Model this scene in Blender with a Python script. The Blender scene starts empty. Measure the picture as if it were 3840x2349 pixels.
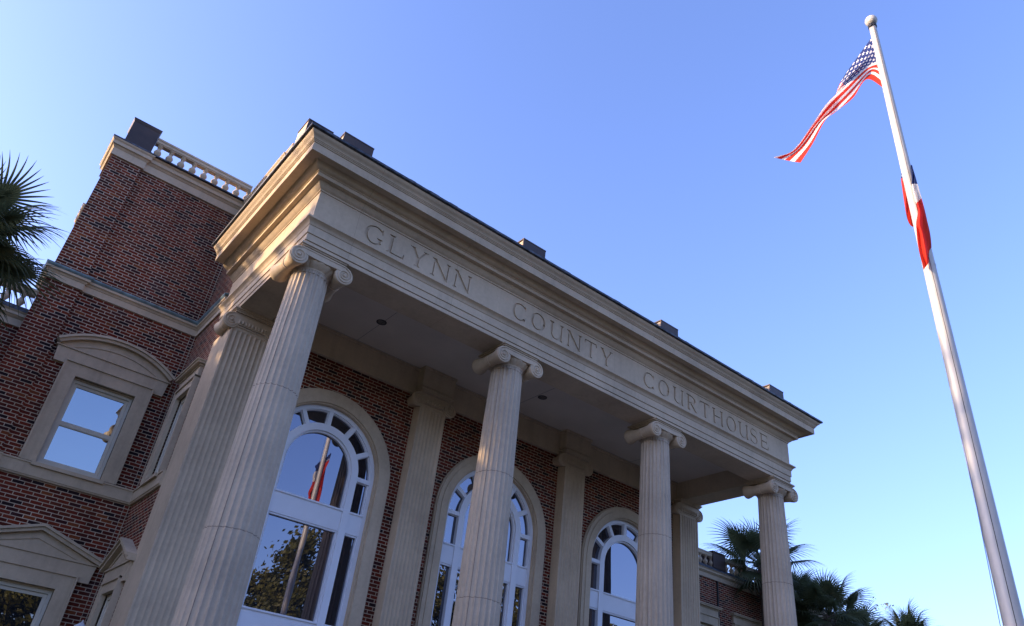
import bpy, bmesh, math, random
from mathutils import Vector, Matrix
from mathutils.geometry import delaunay_2d_cdt
random.seed(7)
PI = math.pi
sc = bpy.context.scene
COL = sc.collection
W = {}                                    # world position of every object's origin

# ------------------------------------------------------------------ materials
def newmat(name):
    m = bpy.data.materials.new(name); m.use_nodes = True
    nt = m.node_tree
    for n in list(nt.nodes): nt.nodes.remove(n)
    out = nt.nodes.new('ShaderNodeOutputMaterial')
    return m, nt, out
def N(nt, t, **kw):
    n = nt.nodes.new(t)
    for k, v in kw.items():
        if k.startswith('_'): setattr(n, k[1:], v)
        else: n.inputs[k].default_value = v
    return n
def math_node(nt, op, a, b=None, c=None, clamp=False):
    n = nt.nodes.new('ShaderNodeMath'); n.operation = op; n.use_clamp = clamp
    for i, v in enumerate((a, b, c)):
        if v is None: continue
        if isinstance(v, (int, float)): n.inputs[i].default_value = v
        else: nt.links.new(v, n.inputs[i])
    return n.outputs[0]
def mixc(nt, f, a, b, mode='MIX'):
    n = nt.nodes.new('ShaderNodeMix'); n.data_type = 'RGBA'; n.blend_type = mode
    for i, v in ((0, f), (6, a), (7, b)):
        if isinstance(v, (int, float)): n.inputs[i].default_value = v
        elif isinstance(v, (tuple, list)): n.inputs[i].default_value = (*v, 1) if len(v) == 3 else v
        else: nt.links.new(v, n.inputs[i])
    return n.outputs[2]
def ramp(nt, src, stops, interp='LINEAR'):
    n = nt.nodes.new('ShaderNodeValToRGB'); cr = n.color_ramp; cr.interpolation = interp
    while len(cr.elements) < len(stops): cr.elements.new(0.5)
    for e, (p, c) in zip(cr.elements, stops):
        e.position = p; e.color = (*c, 1) if len(c) == 3 else c
    nt.links.new(src, n.inputs[0]); return n.outputs[0]
def noise(nt, vec, scale, detail=4, rough=0.55):
    n = N(nt, 'ShaderNodeTexNoise'); n.inputs['Scale'].default_value = scale
    n.inputs['Detail'].default_value = detail; n.inputs['Roughness'].default_value = rough
    if vec is not None: nt.links.new(vec, n.inputs['Vector'])
    return n.outputs['Fac']
def principled(nt, out, col, rough=0.8, spec=0.3, metal=0.0, bump=None, bstr=0.2, bdist=0.01):
    p = nt.nodes.new('ShaderNodeBsdfPrincipled')
    for k, v in (('Base Color', col), ('Roughness', rough), ('Specular IOR Level', spec), ('Metallic', metal)):
        if isinstance(v, (int, float)): p.inputs[k].default_value = v
        elif isinstance(v, (tuple, list)): p.inputs[k].default_value = (*v, 1)
        else: nt.links.new(v, p.inputs[k])
    if bump is not None:
        b = nt.nodes.new('ShaderNodeBump'); b.inputs['Strength'].default_value = bstr
        b.inputs['Distance'].default_value = bdist
        nt.links.new(bump, b.inputs['Height']); nt.links.new(b.outputs[0], p.inputs['Normal'])
    nt.links.new(p.outputs[0], out.inputs[0]); return p
def worldpos(nt): return nt.nodes.new('ShaderNodeNewGeometry').outputs['Position']
def sep(nt, v):
    s = nt.nodes.new('ShaderNodeSeparateXYZ'); nt.links.new(v, s.inputs[0]); return s.outputs
def stretch(nt, v, s):
    m = nt.nodes.new('ShaderNodeVectorMath'); m.operation = 'MULTIPLY'
    nt.links.new(v, m.inputs[0]); m.inputs[1].default_value = s; return m.outputs[0]

def stone_mat(name, base=(0.505, 0.395, 0.275), joints=None, rings=None, stain=0.5):
    m, nt, out = newmat(name)
    pos = worldpos(nt)
    a = noise(nt, pos, 0.9, 5); b = noise(nt, pos, 14, 6, 0.65)
    st = noise(nt, stretch(nt, pos, (6, 6, 0.5)), 1.3, 5)
    lo = tuple(c * 0.80 for c in base); hi = tuple(min(1, c * 1.14) for c in base)
    col = ramp(nt, a, [(0.3, lo), (0.7, hi)])
    col = mixc(nt, 0.18, col, ramp(nt, b, [(0.35, tuple(c*0.6 for c in base)), (0.65, hi)]))
    dirt = ramp(nt, st, [(0.50, (0, 0, 0)), (0.72, (1, 1, 1))])
    col = mixc(nt, math_node(nt, 'MULTIPLY', dirt, stain * 0.55), col, (0.20, 0.17, 0.13))
    fac = None
    if joints:                                    # fine joints every «joints» metres along x and y
        s = sep(nt, pos)
        def jl(src, per, off):
            t = math_node(nt, 'FRACT', math_node(nt, 'MULTIPLY_ADD', src, 1.0 / per, off))
            t = math_node(nt, 'ABSOLUTE', math_node(nt, 'SUBTRACT', t, 0.5))
            return math_node(nt, 'LESS_THAN', t, 0.0035 / per)
        fac = math_node(nt, 'MAXIMUM', jl(s[0], joints, 0.31), jl(s[1], joints * 0.83, 0.17))
    if rings:                                     # drum joints and one upright seam, in the shaft's own space
        tc = nt.nodes.new('ShaderNodeTexCoord'); o = sep(nt, tc.outputs['Object'])
        wob = math_node(nt, 'MULTIPLY', math_node(nt, 'SUBTRACT', noise(nt, pos, 18, 3), 0.5), 0.03)
        z = math_node(nt, 'ADD', o[2], wob)
        for r in rings:
            d = math_node(nt, 'LESS_THAN', math_node(nt, 'ABSOLUTE', math_node(nt, 'SUBTRACT', z, r)), 0.0055)
            fac = d if fac is None else math_node(nt, 'MAXIMUM', fac, d)
        seam = math_node(nt, 'LESS_THAN', math_node(nt, 'ABSOLUTE', o[1]), 0.004)
        seam = math_node(nt, 'MULTIPLY', seam, math_node(nt, 'LESS_THAN', o[0], 0.0))
        fac = math_node(nt, 'MAXIMUM', fac, seam)
        sv = noise(nt, stretch(nt, tc.outputs['Object'], (26, 26, .7)), 1.0, 3)
        drip = math_node(nt, 'MULTIPLY', ramp(nt, sv, [(0.50, (0, 0, 0)), (0.66, (1, 1, 1))]), math_node(nt, 'MULTIPLY_ADD', o[2], 1.1, -6.25, clamp=True))
        col = mixc(nt, math_node(nt, 'MULTIPLY', drip, 0.6), col, (0.12, 0.10, 0.08))
    if fac is not None:
        col = mixc(nt, math_node(nt, 'MULTIPLY', fac, 0.72 if rings else 0.38), col, (0.10, 0.075, 0.055))
    principled(nt, out, col, 0.82, 0.25, bump=b, bstr=0.12, bdist=0.006)
    return m

def brick_mat(name, width=0.2135, offset=0.5, row=0.0711):
    m, nt, out = newmat(name)
    uv = nt.nodes.new('ShaderNodeUVMap').outputs[0]
    def bt(c1, c2, mo, ms, sm):
        t = nt.nodes.new('ShaderNodeTexBrick'); t.offset = offset; t.squash = 1.0
        t.inputs['Color1'].default_value = c1; t.inputs['Color2'].default_value = c2; t.inputs['Mortar'].default_value = mo
        t.inputs['Scale'].default_value = 1; t.inputs['Mortar Size'].default_value = ms
        t.inputs['Mortar Smooth'].default_value = sm; t.inputs['Bias'].default_value = 0
        t.inputs['Brick Width'].default_value = width; t.inputs['Row Height'].default_value = row
        return t
    wob = nt.nodes.new('ShaderNodeTexNoise'); wob.inputs['Scale'].default_value = 22; wob.inputs['Detail'].default_value = 2
    nt.links.new(uv, wob.inputs['Vector'])
    vm = nt.nodes.new('ShaderNodeVectorMath'); vm.operation = 'MULTIPLY_ADD'
    nt.links.new(wob.outputs['Color'], vm.inputs[0]); vm.inputs[1].default_value = (0.006, 0.006, 0); nt.links.new(uv, vm.inputs[2])
    t = bt((0, 0, 0, 1), (1, 1, 1, 1), (0.5, 0.5, 0.5, 1), 0.0082, 0.2)
    nt.links.new(vm.outputs[0], t.inputs[0])
    tone = ramp(nt, t.outputs['Color'], [(0.0, (0.026, 0.015, 0.016)), (0.08, (0.052, 0.017, 0.016)), (0.16, (0.088, 0.021, 0.013)),
                (0.36, (0.120, 0.023, 0.013)), (0.52, (0.150, 0.027, 0.014)), (0.70, (0.180, 0.034, 0.016)),
                (0.86, (0.125, 0.031, 0.016)), (0.95, (0.20, 0.056, 0.020))], 'CONSTANT')
    n2 = noise(nt, uv, 45, 4, 0.7)
    tone = mixc(nt, 0.5, tone, mixc(nt, 1.0, tone, ramp(nt, n2, [(0.25, (0.45, 0.45, 0.5)), (0.7, (1.35, 1.3, 1.25))]), 'MULTIPLY'))
    mort = ramp(nt, noise(nt, uv, 3, 4), [(0.3, (0.40, 0.31, 0.22)), (0.7, (0.54, 0.43, 0.32))])
    col = mixc(nt, t.outputs['Fac'], tone, mort)
    drift = ramp(nt, noise(nt, worldpos(nt), 0.45, 4, 0.6), [(0.3, (0.80, 0.80, 0.82)), (0.7, (1.14, 1.12, 1.10))])
    streak = ramp(nt, noise(nt, stretch(nt, worldpos(nt), (3.5, 3.5, 0.35)), 1.0, 5, 0.6), [(0.48, (1, 1, 1)), (0.75, (0.68, 0.66, 0.66))])
    col = mixc(nt, 1.0, mixc(nt, 1.0, col, drift, 'MULTIPLY'), streak, 'MULTIPLY')
    # pale lime bloom in loose patches
    bloom = ramp(nt, noise(nt, stretch(nt, worldpos(nt), (0.5, 0.5, 1.1)), 0.8, 5, 0.6), [(0.60, (0, 0, 0)), (0.80, (1, 1, 1))])
    col = mixc(nt, math_node(nt, 'MULTIPLY', bloom, 0.12), col, (0.30, 0.26, 0.25))
    inv = math_node(nt, 'SUBTRACT', 1.0, t.outputs['Fac'])
    h = math_node(nt, 'ADD', inv, math_node(nt, 'MULTIPLY', n2, 0.35))
    principled(nt, out, col, 0.9, 0.08, bump=h, bstr=0.55, bdist=0.006)
    return m

def plain_mat(name, col, rough=0.6, spec=0.4, metal=0.0, var=0.15, scale=3.0, bstr=0.08, second=None):
    m, nt, out = newmat(name)
    pos = worldpos(nt)
    a = noise(nt, pos, scale, 5)
    hi = second or tuple(min(1, c * (1 + var)) for c in col)
    c = ramp(nt, a, [(0.3, tuple(x * (1 - var) for x in col)), (0.7, hi)])
    principled(nt, out, c, rough, spec, metal, bump=noise(nt, pos, scale * 8, 4), bstr=bstr, bdist=0.005)
    return m

def glass_mat(name, refl=0.26, tint=(0.66, 0.78, 1.0), inner=(0.012, 0.014, 0.02)):
    m, nt, out = newmat(name)
    pos = worldpos(nt)
    bn = nt.nodes.new('ShaderNodeBump'); bn.inputs['Strength'].default_value = 0.06; bn.inputs['Distance'].default_value = 0.05
    nt.links.new(noise(nt, pos, 0.9, 1), bn.inputs['Height'])
    g = N(nt, 'ShaderNodeBsdfGlossy', Roughness=0.004); g.inputs['Color'].default_value = (*tint, 1)
    nt.links.new(bn.outputs[0], g.inputs['Normal'])
    d = N(nt, 'ShaderNodeBsdfDiffuse'); d.inputs['Color'].default_value = (*inner, 1)
    mx = nt.nodes.new('ShaderNodeMixShader'); mx.inputs[0].default_value = refl
    nt.links.new(d.outputs[0], mx.inputs[1]); nt.links.new(g.outputs[0], mx.inputs[2]); nt.links.new(mx.outputs[0], out.inputs[0])
    return m

def leaf_mat(name, lo, hi, trans=0.3, scale=2.0):
    m, nt, out = newmat(name)
    pos = worldpos(nt)
    c = ramp(nt, noise(nt, pos, scale, 4), [(0.3, lo), (0.7, hi)])
    p = N(nt, 'ShaderNodeBsdfPrincipled', Roughness=0.5); p.inputs['Specular IOR Level'].default_value = 0.35
    nt.links.new(c, p.inputs['Base Color'])
    t = N(nt, 'ShaderNodeBsdfTranslucent'); nt.links.new(c, t.inputs['Color'])
    mx = nt.nodes.new('ShaderNodeMixShader'); mx.inputs[0].default_value = trans
    nt.links.new(p.outputs[0], mx.inputs[1]); nt.links.new(t.outputs[0], mx.inputs[2]); nt.links.new(mx.outputs[0], out.inputs[0])
    return m

def cloth_out(nt, out, col, bump=None, trans=0.48):
    p = N(nt, 'ShaderNodeBsdfPrincipled', Roughness=0.7); nt.links.new(col, p.inputs['Base Color'])
    p.inputs['Specular IOR Level'].default_value = 0.2
    t = N(nt, 'ShaderNodeBsdfTranslucent'); nt.links.new(col, t.inputs['Color'])
    mx = nt.nodes.new('ShaderNodeMixShader'); mx.inputs[0].default_value = trans
    nt.links.new(p.outputs[0], mx.inputs[1]); nt.links.new(t.outputs[0], mx.inputs[2]); nt.links.new(mx.outputs[0], out.inputs[0])
def star_cells(nt, cu, cv, size):
    """1 inside a five pointed star centred in the cell coordinate (cu, cv) in -0.5..0.5"""
    th = math_node(nt, 'ARCTAN2', cu, cv)
    r = math_node(nt, 'SQRT', math_node(nt, 'ADD', math_node(nt, 'MULTIPLY', cu, cu), math_node(nt, 'MULTIPLY', cv, cv)))
    lob = math_node(nt, 'MULTIPLY_ADD', math_node(nt, 'COSINE', math_node(nt, 'MULTIPLY', th, 5.0)), 0.30, 0.75)
    return math_node(nt, 'LESS_THAN', r, math_node(nt, 'MULTIPLY', lob, size))
RED, WHITE, BLUE = (0.68, 0.045, 0.025), (0.85, 0.81, 0.77), (0.035, 0.055, 0.19)
def us_flag_mat():
    m, nt, out = newmat('striped_flag_cloth')
    s = sep(nt, nt.nodes.new('ShaderNodeUVMap').outputs[0]); u, v = s[0], s[1]          # v = 0 at the top edge
    st = math_node(nt, 'MODULO', math_node(nt, 'FLOOR', math_node(nt, 'MULTIPLY', v, 13.0)), 2.0)
    col = mixc(nt, st, RED, WHITE)
    inC = math_node(nt, 'MULTIPLY', math_node(nt, 'LESS_THAN', u, 0.4), math_node(nt, 'LESS_THAN', v, 7 / 13.0))
    gu = math_node(nt, 'MULTIPLY_ADD', u, 11 / 0.4, 0.0); gv = math_node(nt, 'MULTIPLY', v, 9 / (7 / 13.0))
    par = math_node(nt, 'MODULO', math_node(nt, 'ADD', math_node(nt, 'FLOOR', gu), math_node(nt, 'FLOOR', gv)), 2.0)
    even = math_node(nt, 'LESS_THAN', par, 0.5)
    cu = math_node(nt, 'SUBTRACT', math_node(nt, 'FRACT', gu), 0.5); cv = math_node(nt, 'SUBTRACT', math_node(nt, 'FRACT', gv), 0.5)
    star = math_node(nt, 'MULTIPLY', star_cells(nt, cu, cv, 0.50), even)
    col = mixc(nt, inC, col, mixc(nt, star, BLUE, WHITE))
    cloth_out(nt, out, col); return m
def state_flag_mat():
    m, nt, out = newmat('barred_flag_cloth')
    s = sep(nt, nt.nodes.new('ShaderNodeUVMap').outputs[0]); u, v = s[0], s[1]
    st = math_node(nt, 'MODULO', math_node(nt, 'FLOOR', math_node(nt, 'MULTIPLY', v, 3.0)), 2.0)
    col = mixc(nt, st, RED, WHITE)
    inC = math_node(nt, 'MULTIPLY', math_node(nt, 'LESS_THAN', u, 0.42), math_node(nt, 'LESS_THAN', v, 2 / 3.0))
    cu = math_node(nt, 'DIVIDE', math_node(nt, 'SUBTRACT', u, 0.21), 0.21); cv = math_node(nt, 'DIVIDE', math_node(nt, 'SUBTRACT', v, 0.333), 0.333)
    r = math_node(nt, 'SQRT', math_node(nt, 'ADD', math_node(nt, 'MULTIPLY', cu, cu), math_node(nt, 'MULTIPLY', cv, cv)))
    th = math_node(nt, 'FRACT', math_node(nt, 'MULTIPLY', math_node(nt, 'ARCTAN2', cu, cv), 13 / (2 * PI)))
    du = math_node(nt, 'MULTIPLY', math_node(nt, 'SUBTRACT', th, 0.5), 0.32); dv = math_node(nt, 'SUBTRACT', r, 0.72)
    star = star_cells(nt, du, dv, 0.10)
    seal = math_node(nt, 'LESS_THAN', r, 0.34)
    c2 = mixc(nt, star, BLUE, WHITE); c2 = mixc(nt, seal, c2, (0.55, 0.36, 0.08))
    col = mixc(nt, inC, col, c2)
    cloth_out(nt, out, col); return m

MAT = dict(
    stone=stone_mat('limestone', joints=2.2, stain=0.3),
    stone_plain=stone_mat('limestone_trim', stain=0.35),
    column=stone_mat('column_stone', base=(0.49, 0.395, 0.295), rings=(4.32, 2.09), stain=0.15),
    brick=brick_mat('red_brick'),
    header=brick_mat('header_brick', width=0.118, offset=0.0),
    paint=plain_mat('white_paint', (0.68, 0.70, 0.75), 0.45, 0.4, var=0.04, scale=2),
    sash=plain_mat('cream_sash_paint', (0.58, 0.53, 0.44), 0.8, 0.15, var=0.05),
    plaster=plain_mat('ceiling_plaster', (0.56, 0.48, 0.40), 0.9, 0.2, var=0.06, scale=1.2),
    glass=glass_mat('reflective_glass', 0.24, (0.64, 0.66, 0.78)),
    glass_up=glass_mat('bright_glass', 0.35, (0.74, 0.82, 0.88), (0.02, 0.022, 0.03)),
    bronze=plain_mat('bronze_cladding', (0.055, 0.042, 0.042), 0.55, 0.4, 0.2, var=0.35, scale=1.7, second=(0.085, 0.055, 0.045)),
    flash=plain_mat('dark_flashing', (0.035, 0.032, 0.034), 0.6, 0.4, 0.2, var=0.5, scale=9, second=(0.11, 0.12, 0.15)),
    verdigris=plain_mat('weathered_copper', (0.13, 0.17, 0.18), 0.55, 0.4, 0.2, var=0.4, scale=5, second=(0.22, 0.32, 0.34)),
    metal=plain_mat('brushed_aluminium', (0.48, 0.46, 0.425), 0.45, 0.3, 0.12, var=0.06, scale=4),
    dark=plain_mat('dark_metal', (0.03, 0.03, 0.03), 0.5, 0.4, 0.3),
    rope=plain_mat('blue_rope', (0.16, 0.22, 0.42), 0.8),
    lens=plain_mat('frosted_lens', (0.10, 0.09, 0.08), 0.3, 0.5, var=0.3, scale=20),
    trunk=plain_mat('palm_bark', (0.10, 0.08, 0.065), 0.95, 0.1, var=0.4, scale=9, bstr=0.6),
    bark=plain_mat('tree_bark', (0.09, 0.07, 0.055), 0.95, 0.1, var=0.4, scale=6, bstr=0.6),
    palm=leaf_mat('palm_leaf', (0.045, 0.062, 0.030), (0.125, 0.140, 0.062), 0.4, 3.5),
    oak=leaf_mat('oak_leaf', (0.050, 0.060, 0.014), (0.15, 0.135, 0.030), 0.35, 0.6),
    blossom=leaf_mat('pale_leaf', (0.10, 0.11, 0.06), (0.32, 0.29, 0.20), 0.4, 4),
    us=us_flag_mat(), state=state_flag_mat(),
    grass=plain_mat('lawn_grass', (0.045, 0.065, 0.022), 0.95, 0.1, var=0.4, scale=1.5, bstr=0.5),
    paving=plain_mat('brick_paving', (0.17, 0.12, 0.10), 0.9, 0.2, var=0.2, scale=4),
    asphalt=plain_mat('asphalt', (0.05, 0.05, 0.052), 0.9, 0.2, var=0.2, scale=8),
)

# ------------------------------------------------------------------ mesh building
class M:
    def __init__(s): s.v = []; s.f = []; s.mi = []
    def add(s, vs, fs, mi=0):
        b = len(s.v); s.v += [tuple(p) for p in vs]; s.f += [tuple(i + b for i in f) for f in fs]; s.mi += [mi] * len(fs); return s
    def box(s, x0, x1, y0, y1, z0, z1, mi=0):
        vs = [(x, y, z) for z in (z0, z1) for y in (y0, y1) for x in (x0, x1)]
        return s.add(vs, [(0, 2, 3, 1), (4, 5, 7, 6), (0, 1, 5, 4), (2, 6, 7, 3), (0, 4, 6, 2), (1, 3, 7, 5)], mi)
    def lathe(s, prof, cx=0, cy=0, n=24, mi=0, ax='z', cz=0, cap=True):
        vs = []; fs = []
        for r, h in prof:
            for k in range(n):
                a = 2 * PI * k / n
                if ax == 'z': vs.append((cx + r * math.cos(a), cy + r * math.sin(a), cz + h))
                elif ax == 'y': vs.append((cx + r * math.cos(a), cy + h, cz + r * math.sin(a)))
                else: vs.append((cx + h, cy + r * math.cos(a), cz + r * math.sin(a)))
        for i in range(len(prof) - 1):
            for k in range(n):
                fs.append((i * n + k, i * n + (k + 1) % n, (i + 1) * n + (k + 1) % n, (i + 1) * n + k))
        if cap: fs += [tuple(range(n))[::-1], tuple((len(prof) - 1) * n + k for k in range(n))]
        return s.add(vs, fs, mi)
    def tube(s, pts, rad, n=8, mi=0):
        pts = [Vector(p) for p in pts]; vs = []; fs = []
        rs = rad if isinstance(rad, (list, tuple)) else [rad] * len(pts)
        t0 = (pts[1] - pts[0]).normalized(); ref = Vector((0, 0, 1)) if abs(t0.z) < 0.9 else Vector((1, 0, 0))
        for i, p in enumerate(pts):
            t = (pts[min(i + 1, len(pts) - 1)] - pts[max(i - 1, 0)]).normalized()
            a = t.cross(ref).normalized(); b = t.cross(a)
            for k in range(n):
                an = 2 * PI * k / n; vs.append(tuple(p + (a * math.cos(an) + b * math.sin(an)) * rs[i]))
        for i in range(len(pts) - 1):
            for k in range(n): fs.append((i * n + k, i * n + (k + 1) % n, (i + 1) * n + (k + 1) % n, (i + 1) * n + k))
        fs += [tuple(range(n))[::-1], tuple((len(pts) - 1) * n + k for k in range(n))]
        return s.add(vs, fs, mi)
    def prism(s, poly, n0, n1, T, mi=0):
        """poly in (u, z); extruded outwards from n0 to n1 through the wall frame T"""
        k = len(poly)
        vs = [T(u, n0, z) for u, z in poly] + [T(u, n1, z) for u, z in poly]
        fs = [tuple(range(k)), tuple(range(k, 2 * k))[::-1]] + [(i, k + i, k + (i + 1) % k, (i + 1) % k) for i in range(k)]
        return s.add(vs, fs, mi)
    def wbox(s, u0, u1, n0, n1, z0, z1, T, mi=0):
        return s.prism([(u0, z0), (u1, z0), (u1, z1), (u0, z1)], n0, n1, T, mi)
    def band(s, path_in, path_out, n0, n1, T, mi=0, closed=False):
        """strip between two equally long (u, z) paths, extruded n0..n1"""
        k = len(path_in); vs = []
        for a, b in zip(path_in, path_out): vs += [T(a[0], n0, a[1]), T(b[0], n0, b[1]), T(b[0], n1, b[1]), T(a[0], n1, a[1])]
        fs = []
        for i in range(k if closed else k - 1):
            p, q = 4 * i, 4 * ((i + 1) % k)
            for j in range(4): fs.append((p + j, p + (j + 1) % 4, q + (j + 1) % 4, q + j))
        if not closed: fs += [(0, 1, 2, 3), tuple(4 * (k - 1) + j for j in (3, 2, 1, 0))]
        return s.add(vs, fs, mi)
    def run(s, prof, pts, mi=0, caps=True, close=True):
        """sweep a profile [(offset, z)] along plan points given as functions of the offset"""
        k = len(prof); vs = []
        for P in pts:
            for o, z in prof: x, y = P(o); vs.append((x, y, z))
        fs = []
        for i in range(len(pts) - 1):
            for j in range(k if close else k - 1):
                j2 = (j + 1) % k; fs.append((i * k + j, i * k + j2, (i + 1) * k + j2, (i + 1) * k + j))
        if caps: fs += [tuple(range(k)), tuple((len(pts) - 1) * k + j for j in range(k))[::-1]]
        return s.add(vs, fs, mi)

def obj(name, m, mats, parent=None, loc=None, smooth=True, recalc=True, uvs=None, angle=32):
    loc = Vector(loc) if loc is not None else (W[parent] if parent else Vector((0, 0, 0)))
    me = bpy.data.meshes.new(name)
    me.from_pydata([(x - loc.x, y - loc.y, z - loc.z) for x, y, z in m.v], [], m.f)
    if not isinstance(mats, (list, tuple)): mats = [mats]
    for t in mats: me.materials.append(MAT[t])
    if len(mats) > 1: me.polygons.foreach_set('material_index', m.mi)
    if recalc:
        bm = bmesh.new(); bm.from_mesh(me); bmesh.ops.recalc_face_normals(bm, faces=bm.faces); bm.to_mesh(me); bm.free()
    if uvs is not None:
        ul = me.uv_layers.new(name='UVMap')
        for l in me.loops: ul.data[l.index].uv = uvs[l.vertex_index]
    elif any(t in ('brick', 'header') for t in mats):
        ul = me.uv_layers.new(name='UVMap')
        for p in me.polygons:
            nx = abs(p.normal.x) > abs(p.normal.y)
            for li in p.loop_indices:
                c = me.vertices[me.loops[li].vertex_index].co + loc
                ul.data[li].uv = ((c.y if nx else c.x) + 3.57, c.z + 5.0)
    if smooth:
        me.shade_smooth()
        try: me.set_sharp_from_angle(angle=math.radians(angle))
        except Exception: pass
    me.update()
    o = bpy.data.objects.new(name, me); COL.objects.link(o)
    if parent is not None:
        o.parent = parent; o.location = loc - W[parent]
    else: o.location = loc
    W[o] = loc
    return o
def inst(src, parent, loc, name=None):
    o = src.copy(); COL.objects.link(o); loc = Vector(loc)
    o.parent = parent; o.location = loc - (W[parent] if parent else Vector()); W[o] = loc
    return o
def tag(o, label=None, cat=None, group=None, kind=None):
    if label: o['label'] = label
    if cat: o['category'] = cat
    if group: o['group'] = group
    if kind: o['kind'] = kind
    return o
def thing(name, loc, label, cat, group=None):
    o = bpy.data.objects.new(name, None); COL.objects.link(o); o.location = loc; W[o] = Vector(loc)
    o.empty_display_size = 0.3
    return tag(o, label, cat, group)

def inpoly(p, poly):
    x, y = p; c = False; j = len(poly) - 1
    for i in range(len(poly)):
        xi, yi = poly[i]; xj, yj = poly[j]
        if (yi > y) != (yj > y) and x < (xj - xi) * (y - yi) / (yj - yi) + xi: c = not c
        j = i
    return c
def cdt(loops):
    vs = []; es = []
    for lp in loops:
        b = len(vs); vs += [Vector(p) for p in lp]; es += [(b + i, b + (i + 1) % len(lp)) for i in range(len(lp))]
    r = delaunay_2d_cdt(vs, es, [], 0, 1e-5)
    return [tuple(v) for v in r[0]], [tuple(f) for f in r[2]]
def wall_panel(m, outer, holes, T, depth=0.3, mi=0):
    """flat wall face with real openings and reveals"""
    vs, fs = cdt([outer] + holes); keep = []
    for f in fs:
        c = (sum(vs[i][0] for i in f) / 3, sum(vs[i][1] for i in f) / 3)
        if inpoly(c, outer) and not any(inpoly(c, h) for h in holes): keep.append(f)
    m.add([T(u, 0, z) for u, z in vs], keep, mi)
    for h in holes:
        k = len(h)
        m.add([T(u, 0, z) for u, z in h] + [T(u, -depth, z) for u, z in h], [(i, (i + 1) % k, k + (i + 1) % k, k + i) for i in range(k)], mi)
def front(Y):
    return lambda u, n, z: (u, Y - n, z)
def leftside(X):
    return lambda u, n, z: (X - n, u, z)
def rightside(X):
    return lambda u, n, z: (X + n, u, z)
def arc(cx, cz, r, a0, a1, n, rz=None):
    rz = rz or r
    return [(cx + r * math.cos(math.radians(a0 + (a1 - a0) * i / n)), cz + rz * math.sin(math.radians(a0 + (a1 - a0) * i / n))) for i in range(n + 1)]

# ------------------------------------------------------------------ dimensions (metres)
G = -2.15                      # ground; camera stands at 1.6 m above it
S = 4.4; L = 3 * S             # column spacing
FL = -1.0                      # portico floor
YW = 2.96                      # wall behind the columns
YT = 5.75                      # tower front
XS = -0.35                     # side wall of the centre block
CEN = thing('courthouse', (6.6, 3.0, G), 'red brick courthouse with a limestone portico of four fluted Ionic columns', 'building')
def MX(x): return L - x        # mirror about the centre line

# ---- entablature
def path(ye):
    return [lambda o: (-o, ye), lambda o: (-o, -o), lambda o: (L + o, -o), lambda o: (L + o, ye)]
YE = 3.85
m = M(); m.run([(-0.29, 7.42), (-0.29, 6.89), (0.379, 6.89), (0.379, 6.962), (0.366, 6.966), (0.366, 6.974), (0.392, 6.978), (0.392, 7.108),
                (0.411, 7.116), (0.411, 7.272), (0.424, 7.282), (0.432, 7.31), (0.455, 7.345), (0.488, 7.368), (0.502, 7.376), (0.502, 7.408), (0.396, 7.42)], path(YE))
arch = obj('architrave', m, 'stone', CEN)
# frieze with carved letters
ZB, ZT = 7.54, 7.94; H = ZT - ZB; TK = 0.062; TN = 0.026; SF = 0.034; ST = 0.018
polys = []; LET = []
def P(pts): polys.append([(x, ZB + z) for x, z in pts])
def stem(x, w, top=True, bot=True, z0=0, z1=H):
    P([(x - w / 2, z0), (x + w / 2, z0), (x + w / 2, z1), (x - w / 2, z1)])
    e = w / 2 + SF
    if bot: P([(x - e, z0), (x + e, z0), (x + e, z0 + ST * .6), (x + w / 2, z0 + ST * 2), (x - w / 2, z0 + ST * 2), (x - e, z0 + ST * .6)])
    if top: P([(x - e, z1), (x - e, z1 - ST * .6), (x - w / 2, z1 - ST * 2), (x + w / 2, z1 - ST * 2), (x + e, z1 - ST * .6), (x + e, z1)])
def ring(x0, x1, a0, a1, tk=TK, tn=TN, z0=0, z1=H):
    cx, cz = (x0 + x1) / 2, (z0 + z1) / 2; rx, rz = (x1 - x0) / 2, (z1 - z0) / 2; n = 26
    o = []; i_ = []
    for k in range(n + 1):
        a = math.radians(a0 + (a1 - a0) * k / n)
        o.append((cx + rx * math.cos(a), cz + rz * math.sin(a))); i_.append((cx + (rx - tk) * math.cos(a), cz + (rz - tn) * math.sin(a)))
    P(o + i_[::-1])
def line(a, b, w):
    ax, az = a; bx, bz = b; dx, dz = bx - ax, bz - az; l = math.hypot(dx, dz)
    # horizontal ends, so that diagonals finish flush with the letter's top and foot
    h = w * l / max(abs(dz), 1e-6) / 2 if abs(dz) > abs(dx) * 0.4 else None
    if h: P([(ax - h, az), (ax + h, az), (bx + h, bz), (bx - h, bz)])
    else:
        px, pz = -dz / l * w / 2, dx / l * w / 2; P([(ax + px, az + pz), (bx + px, bz + pz), (bx - px, bz - pz), (ax - px, az - pz)])
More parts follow.
